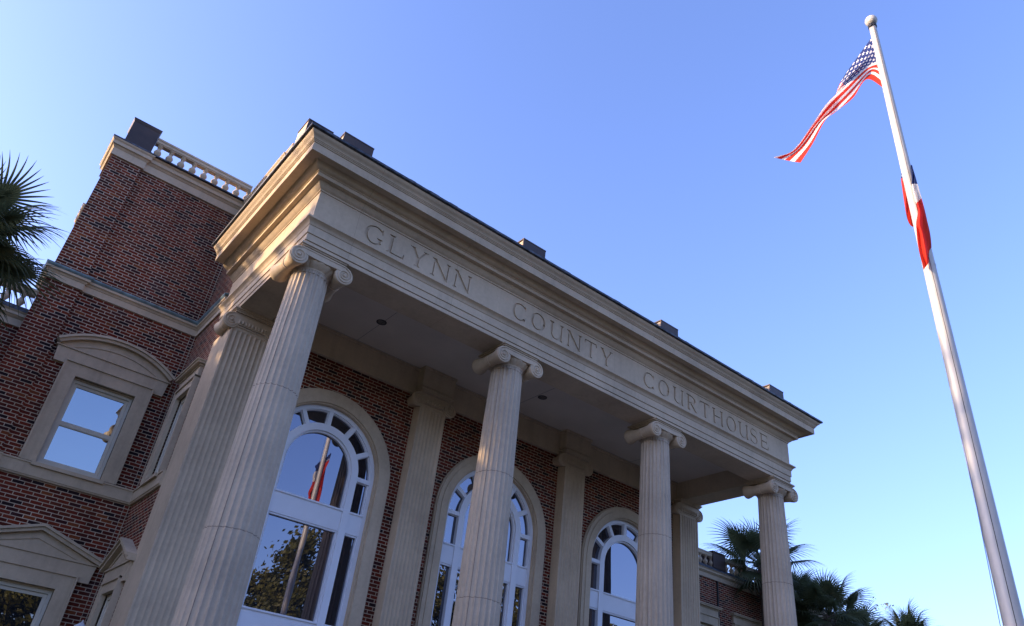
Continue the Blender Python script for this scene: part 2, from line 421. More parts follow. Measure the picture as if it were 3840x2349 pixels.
def letter(ch, x0, x1):
    w = x1 - x0; c = (x0 + x1) / 2
    if ch == 'O': ring(x0, x1, 0, 359.9)
    elif ch in 'CG':
        ring(x0, x1 + 0.05, 42, 318 if ch == 'C' else 322)
        e = x1
        P([(e - .034, H * .93), (e - .012, H * .99), (e, H * .70), (e - .012, H * .70)])
        if ch == 'C': P([(e - .034, H * .07), (e - .012, H * .02), (e, H * .28), (e - .012, H * .28)])
        else: stem(e - TK / 2 - .01, TK * .8, True, False, 0.035, H * .42)
    elif ch == 'L':
        stem(x0 + SF + TK / 2, TK); P([(x0 + SF, 0), (x1, 0), (x1, TN * .9), (x0 + SF, TN * .9)]); P([(x1 - .03, TN * .8), (x1, 0), (x1 + .012, H * .26), (x1 - .004, H * .26)])
    elif ch == 'Y':
        stem(c, TK, False, True, 0, H * .46); line((c, H * .42), (x0 + .06, H), TK); line((c, H * .42), (x1 - .05, H), TN * 1.2)
        for q in (x0 + .06, x1 - .05): P([(q - .06, H), (q - .06, H - ST * .7), (q + .06, H - ST * .7), (q + .06, H)])
    elif ch == 'N':
        stem(x0 + SF + TN / 2 + .012, TN * 1.1); stem(x1 - SF - TN / 2, TN * 1.1, True, False)
        line((x0 + .045, H), (x1 - SF - TN / 2 - .008, 0), TK); P([(x0, H), (x0, H - ST * .7), (x0 + .07, H - ST * .7), (x0 + .07, H)])
    elif ch == 'U':
        a = x0 + SF + TK / 2; b = x1 - SF - TN / 2 - .012
        stem(a, TK, True, False, H * .36); stem(b, TN * 1.3, True, True)
        ring(x0 + SF, b + TN * .65, 180, 360, TK * .85, TN, 0, H * .74)
    elif ch == 'T':
        stem(c, TK, False, True); P([(x0 + .01, H - TN), (x1 - .01, H - TN), (x1 - .01, H), (x0 + .01, H)])
        for sg, q in ((1, x0), (-1, x1)): P([(q, H), (q + sg * .03, H - TN * .5), (q + sg * .012, H * .78), (q - sg * .004, H * .78)])
    elif ch == 'H':
        stem(x0 + SF + TK / 2, TK); stem(x1 - SF - TK / 2, TK); P([(x0 + .06, H * .48), (x1 - .06, H * .48), (x1 - .06, H * .48 + TN), (x0 + .06, H * .48 + TN)])
    elif ch == 'R':
        a = x0 + SF + TK / 2; stem(a, TK); ring(a - (x1 - a) * .55, x1 - .035, -90, 90, TK, TN, H * .45, H)
        for z in (H - TN, H * .45): P([(a, z), (a + .06, z), (a + .06, z + TN), (a, z + TN)])
        line((x1 - .03, 0), (a + .08, H * .48), TK * .9)
        P([(x1 - .07, 0), (x1 + .02, 0), (x1 + .02, ST), (x1 - .07, ST)])
    elif ch == 'E':
        a = x0 + SF + TK / 2; stem(a, TK)
        for z, e in ((0, x1), (H * .47, x1 - .05), (H - TN, x1 - .02)):
            P([(a, z), (e, z), (e, z + TN), (a, z + TN)])
        P([(x1 - .03, TN * .8), (x1, 0), (x1 + .012, H * .25), (x1 - .004, H * .25)]); P([(x1 - .05, H - TN * .8), (x1 - .02, H), (x1 - .01, H * .78), (x1 - .024, H * .78)])
        P([(x1 - .06, H * .38), (x1 - .045, H * .38), (x1 - .045, H * .60), (x1 - .06, H * .60)])
    elif ch == 'S':
        n = 30; o = []; i_ = []
        for k in range(n + 1):
            t = k / n; a = math.radians(40 + 410 * t) if 0 else None
            if t <= .5: an = math.radians(35 + 235 * t * 2); cx_, cz_ = c, H * .745; rx, rz = w * .42, H * .245
            else: an = math.radians(90 - 235 * (t - .5) * 2); cx_, cz_ = c, H * .265; rx, rz = w * .46, H * .255
            x = cx_ + rx * math.cos(an); z = cz_ + rz * math.sin(an)
            if k == n // 2: pass
            th = TN * .8 + (TK * .95 - TN) * math.exp(-((t - .5) / .17) ** 2)
            o.append((x, z, th))
        L1 = []; R1 = []
        for k, (x, z, th) in enumerate(o):
            q = o[min(k + 1, n)]; p = o[max(k - 1, 0)]; dx, dz = q[0] - p[0], q[1] - p[1]; l = math.hypot(dx, dz) or 1
            L1.append((x - dz / l * th / 2, z + dx / l * th / 2)); R1.append((x + dz / l * th / 2, z - dx / l * th / 2))
        for k in range(n): P([L1[k], L1[k + 1], R1[k + 1], R1[k]])
        P([(x1 - .035, H * .92), (x1 - .01, H * .97), (x1 - .005, H * .72), (x1 - .018, H * .72)])
        P([(x0 + .03, H * .10), (x0 + .005, H * .03), (x0, H * .28), (x0 + .014, H * .28)])
for ch, a, b in [('G', .586, .951), ('L', 1.08, 1.441), ('Y', 1.543, 1.948), ('N', 2.045, 2.475), ('N', 2.565, 2.987),
                 ('C', 4.059, 4.415), ('O', 4.556, 4.952), ('U', 5.065, 5.47), ('N', 5.56, 5.989), ('T', 6.093, 6.449), ('Y', 6.548, 6.954),
                 ('C', 7.946, 8.314), ('O', 8.45, 8.845), ('U', 8.965, 9.365), ('R', 9.46, 9.83), ('T', 9.955, 10.316), ('H', 10.42, 10.85),
                 ('O', 10.96, 11.36), ('U', 11.45, 11.86), ('S', 11.946, 12.215), ('E', 12.335, 12.678)]:
    letter(ch, a, b); LET.append((ch, a, b))
F0, F1, FO = 7.42, 8.045, 0.395
outer = [(-FO, F0), (L + FO, F0), (L + FO, F1), (-FO, F1)]
vs, fs = cdt([outer] + polys)
flat = M(); T = front(-FO); DEP = 0.030
inside = []
for f in fs:
    c = (sum(vs[i][0] for i in f) / 3, sum(vs[i][1] for i in f) / 3); inside.append(any(inpoly(c, p) for p in polys))
flat.add([T(u, 0, z) for u, z in vs], [f for f, s_ in zip(fs, inside) if not s_])
edges = {}
for f, s_ in zip(fs, inside):
    for i in range(3):
        e = (f[i], f[(i + 1) % 3]); edges.setdefault(tuple(sorted(e)), []).append(s_)
wal = [e for e, q in edges.items() if len(q) == 2 and q[0] != q[1]]
def which(ids):
    x = sum(vs[i][0] for i in ids) / len(ids)
    return min(range(len(LET)), key=lambda k: max(LET[k][1] - x, x - LET[k][2], 0))
byl = {k: ([], []) for k in range(len(LET))}
for f, s_ in zip(fs, inside):
    if s_: byl[which(f)][0].append(f)
for e in wal: byl[which(e)][1].append(e)
flat.add([(-FO, -FO, F0), (-FO, YE, F0), (-FO, YE, F1), (-FO, -FO, F1)], [(0, 1, 2, 3)])
flat.add([(L + FO, -FO, F0), (L + FO, YE, F0), (L + FO, YE, F1), (L + FO, -FO, F1)], [(0, 1, 2, 3)])
flat.add([(-FO, YE, F0), (0.3, YE, F0), (0.3, YE, F1), (-FO, YE, F1)], [(0, 1, 2, 3)])
fr = obj('frieze', flat, 'stone', CEN, smooth=False, recalc=False)
for k, (tri, ed) in byl.items():
    rec = M(); used = sorted({i for f in tri for i in f} | {i for e in ed for i in e}); ix = {v: n for n, v in enumerate(used)}; nu = len(used)
    rec.add([T(vs[i][0], 0, vs[i][1]) for i in used] + [T(vs[i][0], -DEP, vs[i][1]) for i in used],
            [tuple(nu + ix[i] for i in f) for f in tri] + [(ix[a], ix[b], nu + ix[b], nu + ix[a]) for a, b in ed])
    tag(obj('carved_letter', rec, 'stone_plain', fr, smooth=False, recalc=False), 'letter %s cut into the frieze' % LET[k][0])
# cornice
m = M(); m.run([(-0.29, 8.05), (0.396, 8.045), (0.413, 8.052), (0.413, 8.078), (0.43, 8.088), (0.462, 8.112), (0.488, 8.142), (0.507, 8.165), (0.507, 8.185),
                (0.597, 8.190), (0.597, 8.262), (0.612, 8.268), (0.612, 8.284), (0.632, 8.292), (0.668, 8.312), (0.705, 8.345), (0.722, 8.372), (0.735, 8.392),
                (0.885, 8.392), (0.89, 8.372), (0.908, 8.372), (0.908, 8.532), (0.926, 8.54), (0.926, 8.556), (0.940, 8.562), (0.940, 8.574), (0.952, 8.58), (0.962, 8.605),
                (0.985, 8.632), (1.012, 8.652), (1.03, 8.675), (1.036, 8.70), (0.25, 8.80), (-0.29, 8.80)], path(YE))
corn = obj('cornice', m, 'stone', CEN)
m = M(); m.run([(1.0, 8.7025), (1.085, 8.712), (1.088, 8.752), (0.35, 8.835), (0.35, 8.81)], path(YE))
obj('roof_flashing', m, 'flash', corn)
m = M(); m.box(-0.2, L + 0.2, -0.2, YW + 0.2, 8.802, 8.83)
obj('portico_roof', m, 'flash', CEN)
m = M(); up = []; rngc = random.Random(4); x = -1.06
while x < L + 1.06:
    h = rngc.choice((0, 0, 0, .006, .012)); w_ = rngc.uniform(.05, .25); up += [(x, 8.760 + h), (min(x + w_, L + 1.07), 8.760 + h)]; x += w_ + .001
lo = [(u, 8.744) for u, z in up]; m.band(lo, up, 0, .02, front(-1.055))
obj('roof_edge_clip', m, 'flash', corn, smooth=False)

# ---- parapet blocks above each column
for i in range(4):
    m = M(); x = i * S; m.box(x - .305, x + .305, -.435, .18, 8.83, 9.50)
    b = obj('parapet_block', m, 'stone_plain', CEN); m = M(); m.box(x - .315, x + .315, -.46, -.4355, 8.83, 9.52); m.box(x - .32, x + .32, -.465, .195, 9.521, 9.55); obj('metal_panel', m, 'bronze', b)

# ---- ceiling of the portico
m = M(); m.box(0.27, L - 0.27, 0.27, YW + 0.1, 7.42, 7.50)
ceil = obj('portico_ceiling', m, 'plaster', CEN)
m = M()
for x in (2.27, 6.6, 10.93): m.box(x - .0035, x + .0035, 0.29, 2.82, 7.4165, 7.4185)
m.box(.29, L - .29, 2.806, 2.812, 7.4165, 7.4185)
obj('ceiling_joint', m, 'dark', ceil)
for x in (2.25, 6.74, 11.1):
    m = M(); m.lathe([(0.085, 0.0), (0.085, -0.006), (0.108, -0.010), (0.112, 0.0)], x, 1.71, 24, cz=7.42, cap=False)
    r = obj('downlight', m, 'dark', CEN, angle=50)
    m = M(); m.lathe([(0.0855, -0.005), (0.06, -0.001), (0.001, -0.0005)], x, 1.71, 24, cz=7.418, cap=False); obj('lens', m, 'lens', r)

# ---- Ionic columns
def fluted(m, cx, cy, prof, nf=24, mi=0):
    """prof: (radius, z, flute depth factor)"""
    per = 8; n = nf * per; vs = []
    for r, z, d in prof:
        for k in range(n):
            a = 2 * PI * k / n; ph = (k % per) / per
            q = 0 if ph < 0.001 or ph > 0.86 else math.sin(min(1, (ph - .0) / .875) * PI)
            rr = r * (1 - 0.068 * d * (q ** 0.55 if q > 0 else 0))
            vs.append((cx + rr * math.cos(a), cy + rr * math.sin(a), z))
    fs = []
    for i in range(len(prof) - 1):
        for k in range(n): fs.append((i * n + k, i * n + (k + 1) % n, (i + 1) * n + (k + 1) % n, (i + 1) * n + k))
    fs += [tuple(range(n))[::-1], tuple((len(prof) - 1) * n + k for k in range(n))]
    m.add(vs, fs, mi)
ZS = 6.52
def rad(z):
    t = max(0, min(1, (z - FL - .4) / (ZS - FL - .4))); return 0.415 - 0.098 * t ** 1.45
def spiral(m, cx, cy, cz, R, sgn, out):
    """raised volute scroll on the plane y = cy, facing out (-1 = towards the street)"""
    n = 64; turns = 2.35; vs = []; 
    for k in range(n + 1):
        t = k / n; a = PI / 2 - sgn * (-1) * 0 + sgn * turns * 2 * PI * t; r = R * (1 - 0.80 * t ** 0.85); w = R * 0.085 * (1 - .55 * t) + .004
        ca, sa = math.cos(a), math.sin(a)
        for dr, dy in ((-w, 0), (-w * .55, out * .016), (w * .55, out * .016), (w, 0)):
            vs.append((cx + (r - w + dr) * ca, cy + dy, cz + (r - w + dr) * sa))
    fs = [(4 * k + j, 4 * k + j + 1, 4 * k + j + 5, 4 * k + j + 4) for k in range(n) for j in range(3)]
    m.add(vs, fs)
    m.lathe([(R * .17, 0), (R * .15, out * .018), (R * .06, out * .028)], cx, cy, 16, ax='y', cz=cz)
def capital(cx, cy, back=True, depth=0.425):
    m = M(); VZ = 6.615; VR = 0.168; VX = 0.425
    D0 = depth
    # abacus
    for a, z0, z1 in ((.405, 6.80, 6.825), (.425, 6.828, 6.852), (.45, 6.855, 6.888)):
        y1 = cy + a if back else cy + .3
        m.box(cx - a, cx + a, cy - a, y1, z0, z1)
    faces = [(-1, cy - D0)] + ([(1, cy + D0)] if back else [])
    # channel between the volutes (front and back), sagging a little in the middle
    for s_, y0_ in faces:
        y = y0_ + s_ * .007
        up = [(cx - VX + 2 * VX * k / 12, 6.788 + (.0 if 0 < k < 12 else -.004)) for k in range(13)]
        lo = [(x, 6.685 - .022 * math.cos((x - cx) / VX * PI / 2)) for x, _ in up]
        m.band(lo, up, 0, .10, (lambda u, n, z, s_=s_, y=y: (u, y - s_ * n, z)))
        for r0, r1 in ((6.768, 6.786),):   # raised fillet running into the scrolls
            m.box(cx - VX, cx + VX, min(y + s_ * .0005, y + s_ * .011), max(y + s_ * .0005, y + s_ * .011), r0, r1)
        for sg in (-1, 1):
            spiral(m, cx + sg * VX, y0_, VZ, VR + .004, -sg, s_)
    yb = cy + D0 if back else cy + .3
    for sg in (-1, 1):
        Lh = (yb - (cy - D0)); y0 = cy - D0
        pr = [(VR * .97, 0), (VR, .012), (VR, .05), (VR * .93, .10), (VR * .80, .18), (VR * .70, Lh * .36), (VR * .66, Lh * .45), (VR * .74, Lh * .455), (VR * .74, Lh * .48),
              (VR * .70, Lh * .5), (VR * .74, Lh * .52), (VR * .74, Lh * .545), (VR * .66, Lh * .55), (VR * .70, Lh * .64), (VR * .80, Lh - .18), (VR * .93, Lh - .10), (VR, Lh - .05), (VR, Lh - .012), (VR * .97, Lh)]
        if not back: pr = [(r, h) for r, h in pr if h < Lh * .9] 
        pr = sorted(set(pr), key=lambda q: q[1])
        m.lathe(pr, cx + sg * VX, y0, 28, ax='y', cz=VZ)
    # egg and dart echinus
    if back:
        n = 96; vs = []; lev = [(.316, 6.52, 0), (.33, 6.525, 0), (.33, 6.545, 0), (.322, 6.55, 0), (.345, 6.572, 1), (.385, 6.605, 1.3), (.415, 6.645, 1), (.415, 6.68, 0), (.39, 6.70, 0), (.37, 6.80, 0)]
        for r, z, e in lev:
            for k in range(n):
                a = 2 * PI * k / n; rr = r + e * .030 * (abs(math.sin(a * 9)) ** .7 - .75); vs.append((cx + rr * math.cos(a), cy + rr * math.sin(a), z))
        m.add(vs, [(i * n + k, i * n + (k + 1) % n, (i + 1) * n + (k + 1) % n, (i + 1) * n + k) for i in range(len(lev) - 1) for k in range(n)])
    else:
        m.box(cx - .34, cx + .34, cy - .352, cy + .3, 6.52, 6.545)
        m.box(cx - .36, cx + .36, cy - .372, cy + .3, 6.56, 6.695)
        for k in range(9):
            x = cx - .27 + k * .0675; m.lathe([(.004, -.04), (.020, -.03), (.026, 0), (.020, .03), (.008, .045)], x, cy - .378, 10, cz=6.615)
    return m
for i in range(4):
    cx = i * S; m = M()
    prof = [(rad(FL + .25), FL + .22, 0), (rad(FL + .3), FL + .30, 0), (rad(FL + .34), FL + .36, 1)]
    z = FL + .6
    while z < 6.35: prof.append((rad(z), z, 1)); z += 0.55
    prof += [(rad(6.42), 6.42, 1), (rad(6.45), 6.450, .93), (rad(6.462), 6.462, .75), (rad(6.47), 6.470, 0), (rad(6.5), 6.50, 0), (rad(6.52) + .004, 6.505, 0), (rad(6.52) + .004, 6.525, 0)]
    fluted(m, 0, 0, prof)
    c = obj('column', m, 'column', CEN, loc=(0, 0, 0), angle=28)
    c.location = Vector((cx, 0, 0)) - W[CEN]; c.rotation_euler.z = math.radians((-90 + (180 + 62), 180 - 90 + 28 + 40, 45, 20)[i] if 0 else (42, 30, 22, 14)[i])
    W[c] = Vector((cx, 0, 0))
    cm = capital(0, 0)
    cap = obj('capital', cm, 'stone_plain', c, loc=(0, 0, 0)); cap.location = (0, 0, 0); cap.rotation_euler.z = -c.rotation_euler.z
    b = M(); b.lathe([(.44, .22), (.45, .20), (.45, .18), (.47, .17), (.50, .14), (.50, .11), (.47, .09), (.56, .08), (.585, .04), (.56, 0)], 0, 0, 40, cz=FL + .0)
    b.box(-.6, .6, -.6, .6, FL - .12, FL)
    ba = obj('base', b, 'stone_plain', c, loc=(0, 0, 0)); ba.location = (0, 0, 0); ba.rotation_euler.z = -c.rotation_euler.z

# ---- pilasters on the wall
def pilaster(cx, yb, hw=0.345):
    YF = 2.675; m = M(); nf = 7; per = 8; vs = []
    xs = []
    for k in range(nf * per + 1):
        u = -hw + .035 + (2 * hw - .07) * k / (nf * per); ph = (k % per) / per
        d = 0 if ph < .01 or ph > .86 else .022 * math.sin(ph / .875 * PI) ** .55
        xs.append((cx + u, YF + d, d))
    ring_ = [(cx - hw, yb, 0), (cx - hw, YF, 0)] + xs + [(cx + hw, YF, 0), (cx + hw, yb, 0)]
    n = len(ring_); zs = [(FL + .2, 0), (FL + .35, 0), (FL + .40, 1), (6.40, 1), (6.44, .9), (6.46, 0), (6.525, 0)]
    for z, e in zs: vs += [(x, y - d * (1 - e), z) for x, y, d in ring_]
    fs = [(i * n + k, i * n + (k + 1) % n, (i + 1) * n + (k + 1) % n, (i + 1) * n + k) for i in range(len(zs) - 1) for k in range(n)]
    m.add(vs, fs); m.box(cx - hw - .06, cx + hw + .06, YF - .06, yb, FL, FL + .2)
    p = obj('pilaster', m, 'stone_plain', CEN, angle=28)
    c = capital(cx, YF + .33, back=False, depth=.355)
    obj('capital', c, 'stone_plain', p)
    return p
pilaster(0, 3.70, .378); pilaster(S, YW); pilaster(2 * S, YW); pilaster(L, 3.70, .378)
# band under the ceiling and the blocks over the pilasters
m = M(); m.box(.295, L - .295, 2.86, YW + .01, 6.79, 7.36); m.box(.295, L - .295, 2.83, YW + .01, 7.362, 7.4185)
obj('wall_band', m, 'stone_plain', CEN)
for x in (S, 2 * S):
    m = M(); m.box(x - .43, x + .43, 2.60, 2.86, 6.925, 7.36); m.box(x - .36, x + .36, 2.72, 2.86, 6.888, 6.925); m.box(x - .45, x + .45, 2.58, 2.828, 7.362, 7.4185)
    obj('bracket_block', m, 'stone_plain', CEN)

# ---- centre block walls
SP = 4.52; RW = 1.27
def arch_hole(cx, r, z0=FL): return [(cx - r, z0), (cx + r, z0)] + arc(cx, SP, r, 0, 180, 28)
T = front(YW); m = M()
cx3 = [S / 2, S * 1.5, S * 2.5]
wall_panel(m, [(XS, G), (MX(XS), G), (MX(XS), 11.2), (XS, 11.2)], [arch_hole(c, RW + .05) for c in cx3], T, .35)
def rect(u0, u1, z0, z1): return [(u0, z0), (u1, z0), (u1, z1), (u0, z1)]
side_open = [rect(4.08, 4.96, 3.76, 5.60), rect(4.08, 4.96, -.4, 1.66)]
wall_panel(m, [(YW, G), (YT, G), (YT, 11.2), (YW, 11.2)], side_open, leftside(XS), .3)
m.add([(MX(XS), YW, G), (MX(XS), YT, G), (MX(XS), YT, 11.2), (MX(XS), YW, 11.2)], [(0, 1, 2, 3)])
wall = obj('brick_wall', m, 'brick', CEN, smooth=False, recalc=False)
tag(wall, 'brick wall of the centre block behind the columns')

def arched_window(cx):
    T = front(3.0); m = M(); z0 = FL + .05
    def leg(r, sg): return None
    def U(r, zb=z0): return [(cx + r, zb)] + arc(cx, SP, r, 0, 180, 40) + [(cx - r, zb)]
    m.band(U(1.185), U(RW), -.10, .0, T)                        # outer frame
    m.band(U(1.165), U(1.185), -.10, -.04, T)
    m.band(U(.74, 3.82), U(.89, 3.82), -.10, .012, T)            # inner arch and mullions
    m.band(U(.70, 3.82), U(.74, 3.82), -.10, -.035, T)
    for sg in (-1, 1):
        u0, u1 = sorted((cx + sg * .74, cx + sg * .89)); m.wbox(u0, u1, -.10, .012, z0, 3.818, T)
        u0, u1 = sorted((cx + sg * .70, cx + sg * .74)); m.wbox(u0, u1, -.10, -.035, z0, 3.36, T)
    for a in range(0, 181, 30):                                  # radial bars
        c_, s_ = math.cos(math.radians(a)), math.sin(math.radians(a)); w = .045
        pts = [(.885, -w), (1.19, -w), (1.19, w), (.885, w)]
        m.prism([(cx + r * c_ - t * s_, SP + r * s_ + t * c_) for r, t in pts], -.10, -.006, T)
        pts = [(.885, -w - .015), (1.19, -w - .015), (1.19, w + .015), (.885, w + .015)]
        m.prism([(cx + r * c_ - t * s_, SP + r * s_ + t * c_) for r, t in pts], -.10, -.045, T)
    def panel(za, zb):
        for u0, u1 in ((-1.185, -.892), (-.738, .738), (.892, 1.185)):
            m.wbox(cx + u0, cx + u1, -.10, -.012, za, zb, T); m.wbox(cx + u0, cx + u1, -.10, .016, zb - .002, zb + .030, T); m.wbox(cx + u0, cx + u1, -.10, -.03, za - .035, za - .002, T)
    panel(3.40, 3.80); panel(1.20, 1.66)
    m.wbox(cx - 1.185, cx + 1.185, -.10, .01, z0 - .02, z0 + .25, T)
    w = obj('arched_window', m, 'paint', CEN)
    g = M(); poly = [(cx - 1.2, z0), (cx + 1.2, z0)] + arc(cx, SP, 1.2, 0, 180, 40)
    g.prism(poly, -.16, -.095, T); obj('pane', g, 'glass', w)
    s = M()
    ins_, mid, out_ = RW + .001, RW + .20, RW + .33
    s.band(U(ins_, FL), U(ins_ + .035, FL), -.02, .10, T); s.band(U(ins_ + .036, FL), U(mid, FL), -.02, .135, T)
    s.band(U(mid + .001, FL), U(out_ - .03, FL), -.02, .12, T); s.band(U(out_ - .029, FL), U(out_, FL), -.02, .09, T)
    tag(obj('stone_surround', s, 'stone_plain', w), 'arched limestone surround')
    return w
for c in cx3: arched_window(c)

# ---- rectangular windows
def window(T, uc, z0, z1, hw, head, parent, glass='glass_up', sill=True, recess=.055, bottomband=False):
    """head: 'segment', 'triangle', 'flat'"""
    m = M(); a = .26 if hw > .5 else .17
    for sg in (-1, 1):
        u0, u1 = sorted((uc + sg * hw, uc + sg * (hw + a))); m.wbox(u0, u1, -.02, .085, z0, z1 + a, T)
        u0, u1 = sorted((uc + sg * (hw + a + .001), uc + sg * (hw + a + .035))); m.wbox(u0, u1, -.02, .115, z0, z1 + a + .035, T)
        u0, u1 = sorted((uc + sg * hw, uc + sg * (hw + .03))); m.wbox(u0, u1, -recess - .02, -.021, z0, z1, T)
    m.wbox(uc - hw - a, uc + hw + a, -.02, .085, z1 + .0015, z1 + a, T) if 0 else m.wbox(uc - hw + .0005, uc + hw - .0005, -.02, .085, z1, z1 + a, T)
    m.wbox(uc - hw - a - .035, uc + hw + a + .035, -.02, .118, z1 + a + .001, z1 + a + .036, T)
    m.wbox(uc - hw, uc + hw, -recess - .02, -.021, z1 - .03, z1, T)
    zf = z1 + a + .037; E = hw + a + .035
    w = obj('window', m, 'stone_plain', parent)
    p = M()
    if head != 'flat':
        ear = .235; zc = zf + .22
        for sg in (-1, 1):
            q = [(uc + sg * (E + .001), zf - .10), (uc + sg * (E + ear - .03), zf - .10), (uc + sg * (E + ear), zc), (uc + sg * (E + .001), zc)]
            p.prism(q, -.02, .072, T)
        p.wbox(uc - E, uc + E, -.02, .072, zf, zc, T)
        b = E + ear + .07; zt = zc + .004
        p.wbox(uc - b + .03, uc + b - .03, -.02, .10, zt, zt + .03, T)
        if head == 'segment':
            h = .40; R = (b * b + h * h) / (2 * h); cz = zt + .115 + h - R - .0; a0 = math.degrees(math.asin(b / R))
            up = arc(uc, cz, R, 90 + a0, 90 - a0, 28); m1 = arc(uc, cz, R - .05, 90 + a0 * .995, 90 - a0 * .995, 28); m2 = arc(uc, cz, R - .115, 90 + a0 * .985, 90 - a0 * .985, 28)
            p.band(m1, up, -.02, .21, T); p.band(m2, m1, -.02, .17, T)
            p.prism([(u, max(z, zt + .031)) for u, z in m2] + [(uc + b * .96, zt + .031), (uc - b * .96, zt + .031)], -.02, .075, T)
            bi = b * .70; hi = .20; Ri = (bi * bi + hi * hi) / (2 * hi); a1 = math.degrees(math.asin(bi / Ri)); czi = zt + .05 + hi - Ri
            o = arc(uc, czi, Ri, 90 + a1, 90 - a1, 24); i_ = arc(uc, czi, Ri - .012, 90 + a1, 90 - a1, 24)
            p.band(i_, o, .072, .095, T)
        else:
            h = .40; 
            up = [(uc - b, zt + .115), (uc, zt + .115 + h), (uc + b, zt + .115)]; m1 = [(uc - b, zt + .065), (uc, zt + .065 + h), (uc + b, zt + .065)]; m2 = [(uc - b, zt), (uc, zt + h), (uc + b, zt)]
            p.band(m1, up, -.02, .21, T); p.band(m2, m1, -.02, .17, T)
            p.prism([(uc - b * .9, zt + .031), (uc + b * .9, zt + .031), (uc, zt + h + .01)], -.02, .075, T)
            o = [(uc - b * .62, zt + .055), (uc, zt + .27), (uc + b * .62, zt + .055)]; i_ = [(x, z - .014) for x, z in o]
            p.band(i_, o, .072, .095, T)
        tag(obj('pediment', p, 'stone_plain', w), None)
    else:
        p.wbox(uc - E, uc + E, -.02, .075, zf, zf + .20, T); p.wbox(uc - E - .03, uc + E + .03, -.02, .10, zf + .202, zf + .24, T)
        p.wbox(uc - E - .09, uc + E + .09, -.02, .17, zf + .242, zf + .285, T); p.wbox(uc - E - .11, uc + E + .11, -.02, .20, zf + .287, zf + .315, T)
        obj('window_head', p, 'stone_plain', w)
    if sill:
        q = M(); q.wbox(uc - hw - .06, uc + hw + .06, -.02, .13, z0 - .07, z0 - .001, T); obj('sill', q, 'stone_plain', w)
    # sash frame
    f = M(); r0 = -recess - .09
    i0 = .0015
    for du, dz, n1 in ((i0, 0, -recess + .0), (i0 + .062, .065, -recess - .035)):
        u0, u1, zb, zt_ = uc - hw + du, uc + hw - du, z0 + dz, z1 - .03 - dz; t = .060
        f.wbox(u0, u0 + t, r0, n1, zb, zt_, T); f.wbox(u1 - t, u1, r0, n1, zb, zt_, T)
        f.wbox(u0 + t, u1 - t, r0, n1 - .001, zt_ - t, zt_, T); f.wbox(u0 + t, u1 - t, r0, n1 - .001, zb, zb + t + .02, T)
    zm = (z0 + z1) / 2 - .02; f.wbox(uc - hw + .12, uc + hw - .12, r0, -recess - .035, zm - .045, zm + .045, T)
    f.wbox(uc - hw + .12, uc + hw - .12, r0, -recess - .05, zm - .06, zm - .046, T)
    obj('sash_frame', f, 'sash', w)
    g = M(); g.wbox(uc - hw - .03, uc + hw + .03, r0 - .03, r0 + .03, z0 - .03, z1 + .03, T); obj('pane', g, glass, w)
    return w
Tl = leftside(XS)
window(Tl, 4.52, 3.765, 5.60, .44, 'flat', CEN, recess=.03)
w_ = window(Tl, 4.52, -.4, 1.66, .44, 'triangle', CEN, recess=.03)

